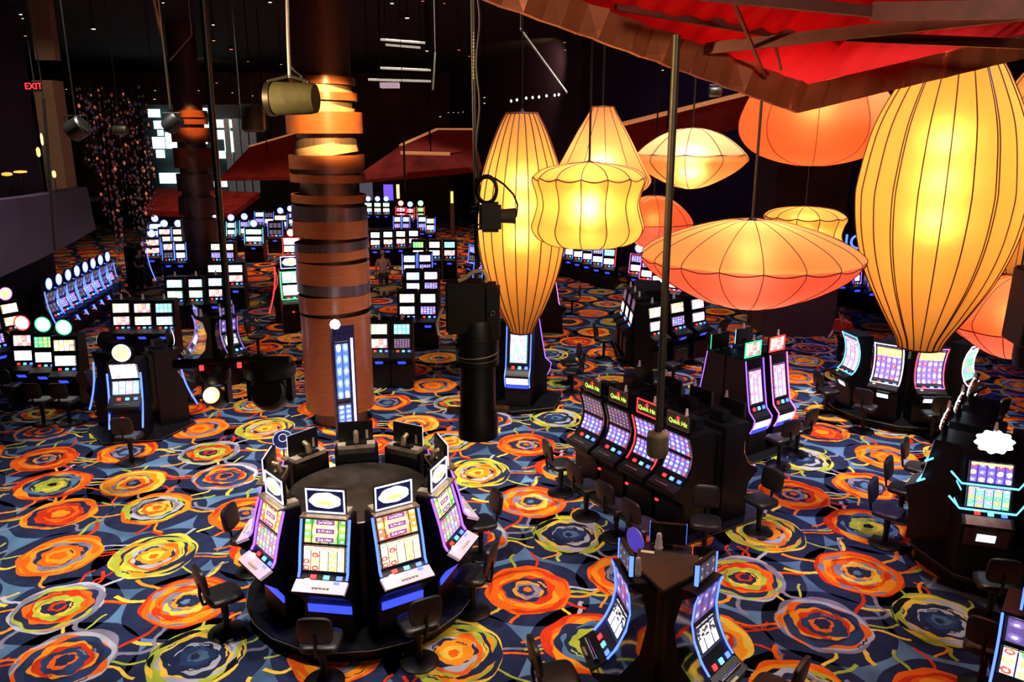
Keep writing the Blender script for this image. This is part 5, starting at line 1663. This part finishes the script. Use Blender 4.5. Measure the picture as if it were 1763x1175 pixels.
# white shop shelves far behind
SHOP = glow('shop_case_light', (.62, .95, 1), 1.6)
t = empty('shop_display', ay(340, 330, 55), 0, 'brightly lit white shop shelves far behind the second column', 'shop display')
O3 = Vector(t.location)
p0, p1 = W2(255, 335, 55), W2(460, 180, 55)
MB().box(p0.x, p1.x, .3, .6, p0.z - 2, p1.z).build('back_panel', mat('grey_shop_wall', (.02, .025, .03), .6), t)
for (x0, x1, y0, y1) in [(256, 274, 188, 202), (266, 280, 208, 222), (272, 280, 224, 234), (264, 282, 236, 256), (270, 282, 258, 272), (287, 304, 228, 256), (304, 314, 242, 250), (342, 356, 186, 194), (344, 358, 210, 220), (347, 356, 240, 248),
                         (368, 398, 206, 220), (369, 388, 224, 240), (372, 387, 260, 273), (358, 362, 262, 272), (276, 320, 298, 316), (364, 390, 312, 322), (388, 404, 226, 262)]:
    a, b = W2(x0, y1, 54.6), W2(x1, y0, 54.6)
    MB().box(a.x, b.x, -.45, -.3, a.z, b.z).build('lit_shelf', SHOP, t)
for k in range(4):
    a = W2(398 + k * 14, 300, 54.6)
    MB().box(a.x - .18, a.x + .18, -.5, -.2, a.z - 1.2, a.z + 3.6).build('pale_post', mat('pale_grey_post', (.55, .6, .6), .6, emit=(.6, .7, .7), es=.05) if k == 0 else bpy.data.materials['pale_grey_post'], t)
# red canopies farther off
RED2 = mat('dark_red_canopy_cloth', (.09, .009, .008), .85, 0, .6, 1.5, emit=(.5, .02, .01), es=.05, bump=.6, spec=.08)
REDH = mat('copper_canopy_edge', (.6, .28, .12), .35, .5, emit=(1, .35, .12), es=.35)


def slab(label, pts, Y, th, edge=None):
    """pts: (px, py, dY)"""
    P3 = [ay(x, y, Y + d) for x, y, d in pts]
    c = sum(P3, Vector()) / len(P3)
    t = empty('far_canopy', c, 0, label, 'canopy')
    n = len(P3)
    vs = [q - c for q in P3] + [q - c + Vector((0, 0, th)) for q in P3]
    fs = [tuple(range(n))[::-1], tuple(range(n, 2 * n))]
    for i in range(n): fs.append((i, (i + 1) % n, (i + 1) % n + n, i + n))
    MB().add(vs, fs).build('cloth', RED2, t)
    if edge:
        MB().tube([P3[i] - c + Vector((0, 0, th)) for i in edge], .06, 6).build('edge_trim', REDH, t)
    MB().tube([(0, 0, th * .5), (0, 0, HC - c.z - .01)], .02, 6).build('hanger', BLACKM, t)
    return t


slab('red canopy far off between the two columns', [(380, 312, 0), (510, 310, 0), (520, 232, 4), (430, 258, 4)], 30, .12, (2, 3))
slab('red canopy with lit copper rim beyond the banded column', [(600, 318, 0), (830, 296, 0), (815, 228, 4), (752, 228, 4), (690, 256, 1)], 27, .1, (2, 3, 4))
slab('small red canopy strip with bright front edge below the lit copper rim', [(690, 266, 0), (775, 268, 0), (800, 262, 2), (700, 256, 2)], 25, .05, (0, 1))
slab('wide brown-red canopy low in the distance behind the second column', [(250, 372, 0), (400, 376, 0), (448, 340, 4), (270, 332, 4)], 46, .3)
slab('long dark red canopy wall with bright upper rim behind the lanterns', [(1000, 285, 0), (1300, 215, 0), (1300, 162, .4), (1000, 236, .4)], 19, .06, (2, 3))
# blue neon letters
q = ay(1471, 418, 31)
t = empty('neon_letters', q, radians(-8), 'blue neon capital letters on the dark wall, partly hidden by the big striped lantern', 'sign')
text_mesh('HIGH', 36 * px2m(31, 418), 'lettering', NEON['blue'], t, (0, 0, 0))
MB().box(-1.1, 1.1, .05, .2, -.5, .5).build('backing', BLACK, t)
MB().tube([(-.9, .1, .5), (-.9, .1, HC - q.z - .01)], .02, 6).build('hanger', BLACKM, t)
# dark pillar behind the wide saucer lantern
a = az(1375, 580)
o = MB().box(a.x - 1.15, a.x + 1.15, a.y, a.y + 2, .004, 6.2).build('square_pillar', DW)
tag(o, 'dark brown square pillar under the wide orange saucer lantern', 'pillar')
# far wall openings with coloured light
for (x0, x1, y0, y1, Y, c, es, lab) in [(661, 676, 318, 345, 62, (.2, .1, 1), 1.0, 'far doorway glowing violet-blue'), (683, 687, 318, 342, 60, (1, .75, .35), 1.3, 'thin yellow light strip on the far wall'),
                                        (440, 462, 306, 345, 56, (.55, .7, .75), .4, 'pale grey lit opening far behind the columns'), (620, 640, 300, 345, 60, (.3, .3, .4), .2, 'dim grey opening at the far wall beside the banded column'),
                                        (361, 369, 362, 400, 44, (1, 1, 1), 3.0, 'tall bright white light panel behind the second column'), (776, 780, 330, 350, 52, (1, .85, .2), .9, 'thin yellow lit fitting on the dark far wall')]:
    A, B = ay(x0, y1, Y), ay(x1, y0, Y)
    t = empty('light_panel', A, 0, lab, 'light panel')
    MB().box(0, B.x - A.x, 0, .1, 0, B.z - A.z).build('glass', glow('panel_glow', c, es), t)
    MB().box(-.05, B.x - A.x + .05, .1, .2, -A.z + .01, B.z - A.z + .05).build('surround', DW, t)

# ------------------------------------------------------------ ceiling lamps
wl, rl2, ol = glow('white_downlight', (1, .97, .85), 3), glow('red_downlight', (1, .15, .15), 2), glow('orange_downlight', (1, .4, .15), 2)
cyl = glow('cyan_downlight', (.5, .9, 1), 2)
wh = 'downlights in the dark ceiling'
for (x, y, s, m_) in [(36, 25, 5, 0), (39, 32, 3, 0), (161, 50, 6, 0), (44, 62, 4, 2), (275, 5, 3, 0), (281, 5, 3, 0), (367, 43, 4, 0), (368, 70, 4, 2), (398, 85, 5, 1), (428, 106, 3, 0), (465, 4, 5, 0), (508, 4, 4, 0), (499, 30, 4, 0),
                      (675, 6, 5, 0), (701, 31, 6, 0), (728, 2, 4, 1), (765, 6, 3, 1), (735, 88, 4, 0), (790, 86, 4, 1), (808, 97, 3, 1), (484, 111, 3, 2), (972, 73, 3, 2), (973, 86, 3, 2), (1141, 121, 3, 0), (400, 160, 2, 0), (434, 165, 3, 0), (373, 143, 3, 2),
                      (267, 156, 3, 3), (342, 156, 3, 3), (266, 171, 3, 0), (114, 154, 2, 0), (163, 204, 2, 0), (758, 201, 3, 0), (834, 168, 3, 0), (834, 178, 3, 0), (1284, 40, 3, 0), (772, 194, 2, 0), (781, 194, 2, 0), (789, 194, 2, 0), (797, 193, 2, 0)]:
    Y = 30 if y > 90 else 24
    q = ay(x, y, Y)
    if q.z > HC - .2: q = az(x, y, HC - .16)
    key = ('DL', m_)
    if key not in TPL:
        d = empty('downlight')
        MB().lathe([(.10, .0), (.12, .03), (.12, .14)], 14).build('can', BLACKM, d)
        MB().lathe([(.09, -.012), (.09, 0)], 14).build('lens', (wl, rl2, ol, cyl)[m_], d)
        TPL[key] = d
    o = place(TPL[key], q, 0, '%s downlight in the dark ceiling' % ('small white', 'small red', 'small orange', 'small cyan')[m_], 'ceiling lamp', wh + (' white', ' red', ' orange', ' cyan')[m_])
    k = s * px2m(q.y, y) / .1 * .62
    o.scale = (k, k, k)
    MB().tube([(0, 0, .13), (0, 0, (HC - .003 - q.z) / k)], .02, 6).build('stem', BLACKM, o)
for (x0, y0, x1, y1, lab) in [(655, 68, 732, 74, 'lit steel bar, topmost of the stack in the dark ceiling'), (664, 77, 724, 82, 'lit steel bar just under the topmost one'), (655, 117, 742, 121, 'lit steel bar across the dark ceiling, third from above'), (634, 137, 742, 140, 'lit steel bar across the dark ceiling, lowest of four')]:
    A, B = ay(x0, y0, 26), ay(x1, y1, 26)
    t = empty('ceiling_bar', (A + B) / 2, 0, lab, 'ceiling bar')
    O3 = Vector(t.location)
    MB().tube([A - O3, B - O3], .035, 8).build('tube', mat('lit_steel_bar', (.6, .55, .45), .4, .6, emit=(1, .95, .75), es=.3) if y0 == 68 else bpy.data.materials['lit_steel_bar'], t)  # emission stands in for light falling on the steel
    for q in (A - O3, B - O3): MB().tube([q, Vector((q.x, q.y, HC - O3.z - .01))], .015, 5).build('hanger', BLACKM, t)
A, B = ay(654, 151, 26), ay(685, 142, 26)
o = MB().box(A.x, B.x, 26, 26.4, A.z, B.z).build('ceiling_box', mat('pinkish_lit_box', (.6, .45, .5), .5, emit=(1, .7, .8), es=.35))  # the light on the box is put in as a pink glow
tag(o, 'small pinkish lit box under the lowest steel bar', 'ceiling box')
# string of tiny lights
t = empty('string_lights', ay(920, 168, 24), 0, 'string of tiny white lights above the tall striped lantern', 'string lights')
O3 = Vector(t.location)
pts = [(880, 173), (890, 171), (906, 168), (917, 167), (928, 166), (941, 164), (955, 163), (962, 162)]
MB().tube([W2(x, y, 24) for x, y in pts], .01, 5).build('wire', BLACKM, t)
mb = MB()
for x, y in pts:
    mb.lathe([(.01, -.04), (.035, 0), (.01, .04)], 8, W2(x, y + 1, 24))
mb.build('bulbs', wl, t)

# ------------------------------------------------------------ people
SKIN = mat('skin', (.55, .30, .2), .5)


def skin_body(name, verts, edges, radii, m, parent, sub=1):
    me = bpy.data.meshes.new(name)
    me.from_pydata(verts, edges, [])
    me.materials.append(m)
    o = bpy.data.objects.new(name, me)
    COL.objects.link(o)
    o.parent = parent
    md = o.modifiers.new('skin', 'SKIN')
    for i, r in enumerate(radii):
        me.skin_vertices[0].data[i].radius = (r, r) if not isinstance(r, tuple) else r
    me.skin_vertices[0].data[0].use_root = True
    sb = o.modifiers.new('sub', 'SUBSURF')
    sb.levels = sub
    sb.render_levels = sub
    return o


def person(loc, rz, label, shirt, pants, hair, cap=None, lean=.12, scale=1.0, sit=False):
    t = empty('person', loc, rz, label, 'person')
    L = lean
    J = [(0, 0, .93), (0, -L * .3, 1.15), (0, -L * .8, 1.38), (0, -L, 1.47), (0, -L * 1.3, 1.54), (0, -L * 1.5, 1.66),
         (-.19, -L * .9, 1.40), (-.27, -L * .6 - .02, 1.14), (-.25, -L - .18, .93), (.19, -L * .9, 1.40), (.27, -L * .5, 1.13), (.26, -L * .8 - .12, .90),
         (-.10, 0, .88), (-.11, -.06, .50), (-.11, .02, .09), (-.11, -.12, .04), (.10, 0, .88), (.11, .06, .49), (.12, .16, .10), (.12, .04, .04)]
    E_ = [(0, 1), (1, 2), (2, 3), (3, 4), (4, 5), (2, 6), (6, 7), (7, 8), (2, 9), (9, 10), (10, 11), (0, 12), (12, 13), (13, 14), (14, 15), (0, 16), (16, 17), (17, 18), (18, 19)]
    R_ = [(.14, .10), (.13, .10), (.15, .1), .055, .065, .085, .055, .042, .032, .055, .042, .032, .085, .06, .045, .035, .085, .06, .045, .035]
    skin_body('body', J, E_, R_, SKIN, t)
    skin_body('shirt', [J[i] for i in (0, 1, 2, 6, 7, 9, 10)], [(0, 1), (1, 2), (2, 3), (3, 4), (2, 5), (5, 6)], [(.17, .13), (.165, .13), (.175, .125), .075, .06, .075, .06], shirt, t)
    skin_body('trousers', [J[0], J[12], J[13], (J[14][0], J[14][1], .2 if pants[1] else .45), J[16], J[17], (J[18][0], J[18][1], .2 if pants[1] else .45)],
              [(0, 1), (1, 2), (2, 3), (0, 4), (4, 5), (5, 6)], [(.16, .13), .10, .08, .065, .10, .08, .065], pants[0], t)
    h = Vector(J[5])
    MB().lathe([(.03, -.03), (.088, 0), (.098, .05), (.08, .1), (.03, .125)], 16, h + Vector((0, .02, 0))).build('cap' if cap else 'hair', cap or hair, t, True)
    if cap: MB().box(h.x - .07, h.x + .07, h.y - .19, h.y - .06, h.z + .03, h.z + .045).build('cap_brim', cap, t)
    MB().lathe([(.006, -.02), (.016, 0), (.008, .025)], 8, h + Vector((0, -.095, 0))).build('nose', SKIN, t, True)
    mb = MB()
    for sx in (-1, 1): mb.lathe([(.004, -.01), (.011, 0), (.004, .01)], 8, h + Vector((sx * .032, -.085, .025)))
    mb.build('eyes', BLACK, t)
    mb = MB()
    for sx in (-1, 1): mb.box(sx * .115 - .05, sx * .115 + .05, -.16 if sx < 0 else .0, .08 if sx < 0 else .22, .003, .07)
    mb.build('shoes', BLACK, t)
    for (x, y, z, sx) in ((-.25, -L - .18, .93, -1), (.26, -L * .8 - .12, .90, 1)):
        v, e, r = [(x, y, z), (x, y - .02, z - .07)], [(0, 1)], [.035, .038]
        for k in range(4):
            b = len(v)
            fx = x + (k - 1.5) * .019
            v += [(fx, y - .03, z - .10), (fx, y - .045, z - .14), (fx, y - .04, z - .165 + .006 * abs(k - 1.5))]
            e += [(1, b), (b, b + 1), (b + 1, b + 2)]
            r += [.011, .01, .008]
        b = len(v)
        v += [(x - sx * .03, y - .04, z - .06), (x - sx * .04, y - .06, z - .1)]
        e += [(0, b), (b, b + 1)]
        r += [.013, .01]
        skin_body('hand', v, e, r, SKIN, t, 1)
    t.scale = (scale,) * 3
    return t


sh = mat('grey_pink_shirt', (.42, .26, .26), .8)
person(az(662, 512), radians(180 + 10), 'man in pale cap, grey-pink shirt and dark shorts walking away past the column', sh, (mat('dark_shorts', (.03, .03, .04), .8), 0), BLACK, mat('pale_cap', (.55, .45, .35), .7), .12, 1.08)
person(az(1450, 640), radians(-60), 'person in red shirt standing by the cyan bordered curved machine', mat('red_shirt', (.6, .02, .02), .7), (mat('black_trousers', (.01, .01, .012), .8), 1), mat('dark_hair', (.02, .012, .01), .7), None, .2, 1.05)
person(az(246, 500), radians(170), 'person in dark clothes standing by the bead curtain', mat('black_jacket', (.02, .02, .025), .8), (mat('dark_jeans', (.02, .02, .03), .8), 1), bpy.data.materials['dark_hair'], None, .05, 1.05)
person(az(206, 552), radians(150), 'person in dark teal shirt at the end of the blue neon row', mat('dark_teal_shirt', (.01, .05, .055), .8), (bpy.data.materials['black_trousers'], 1), bpy.data.materials['dark_hair'], None, .15, 1.0)
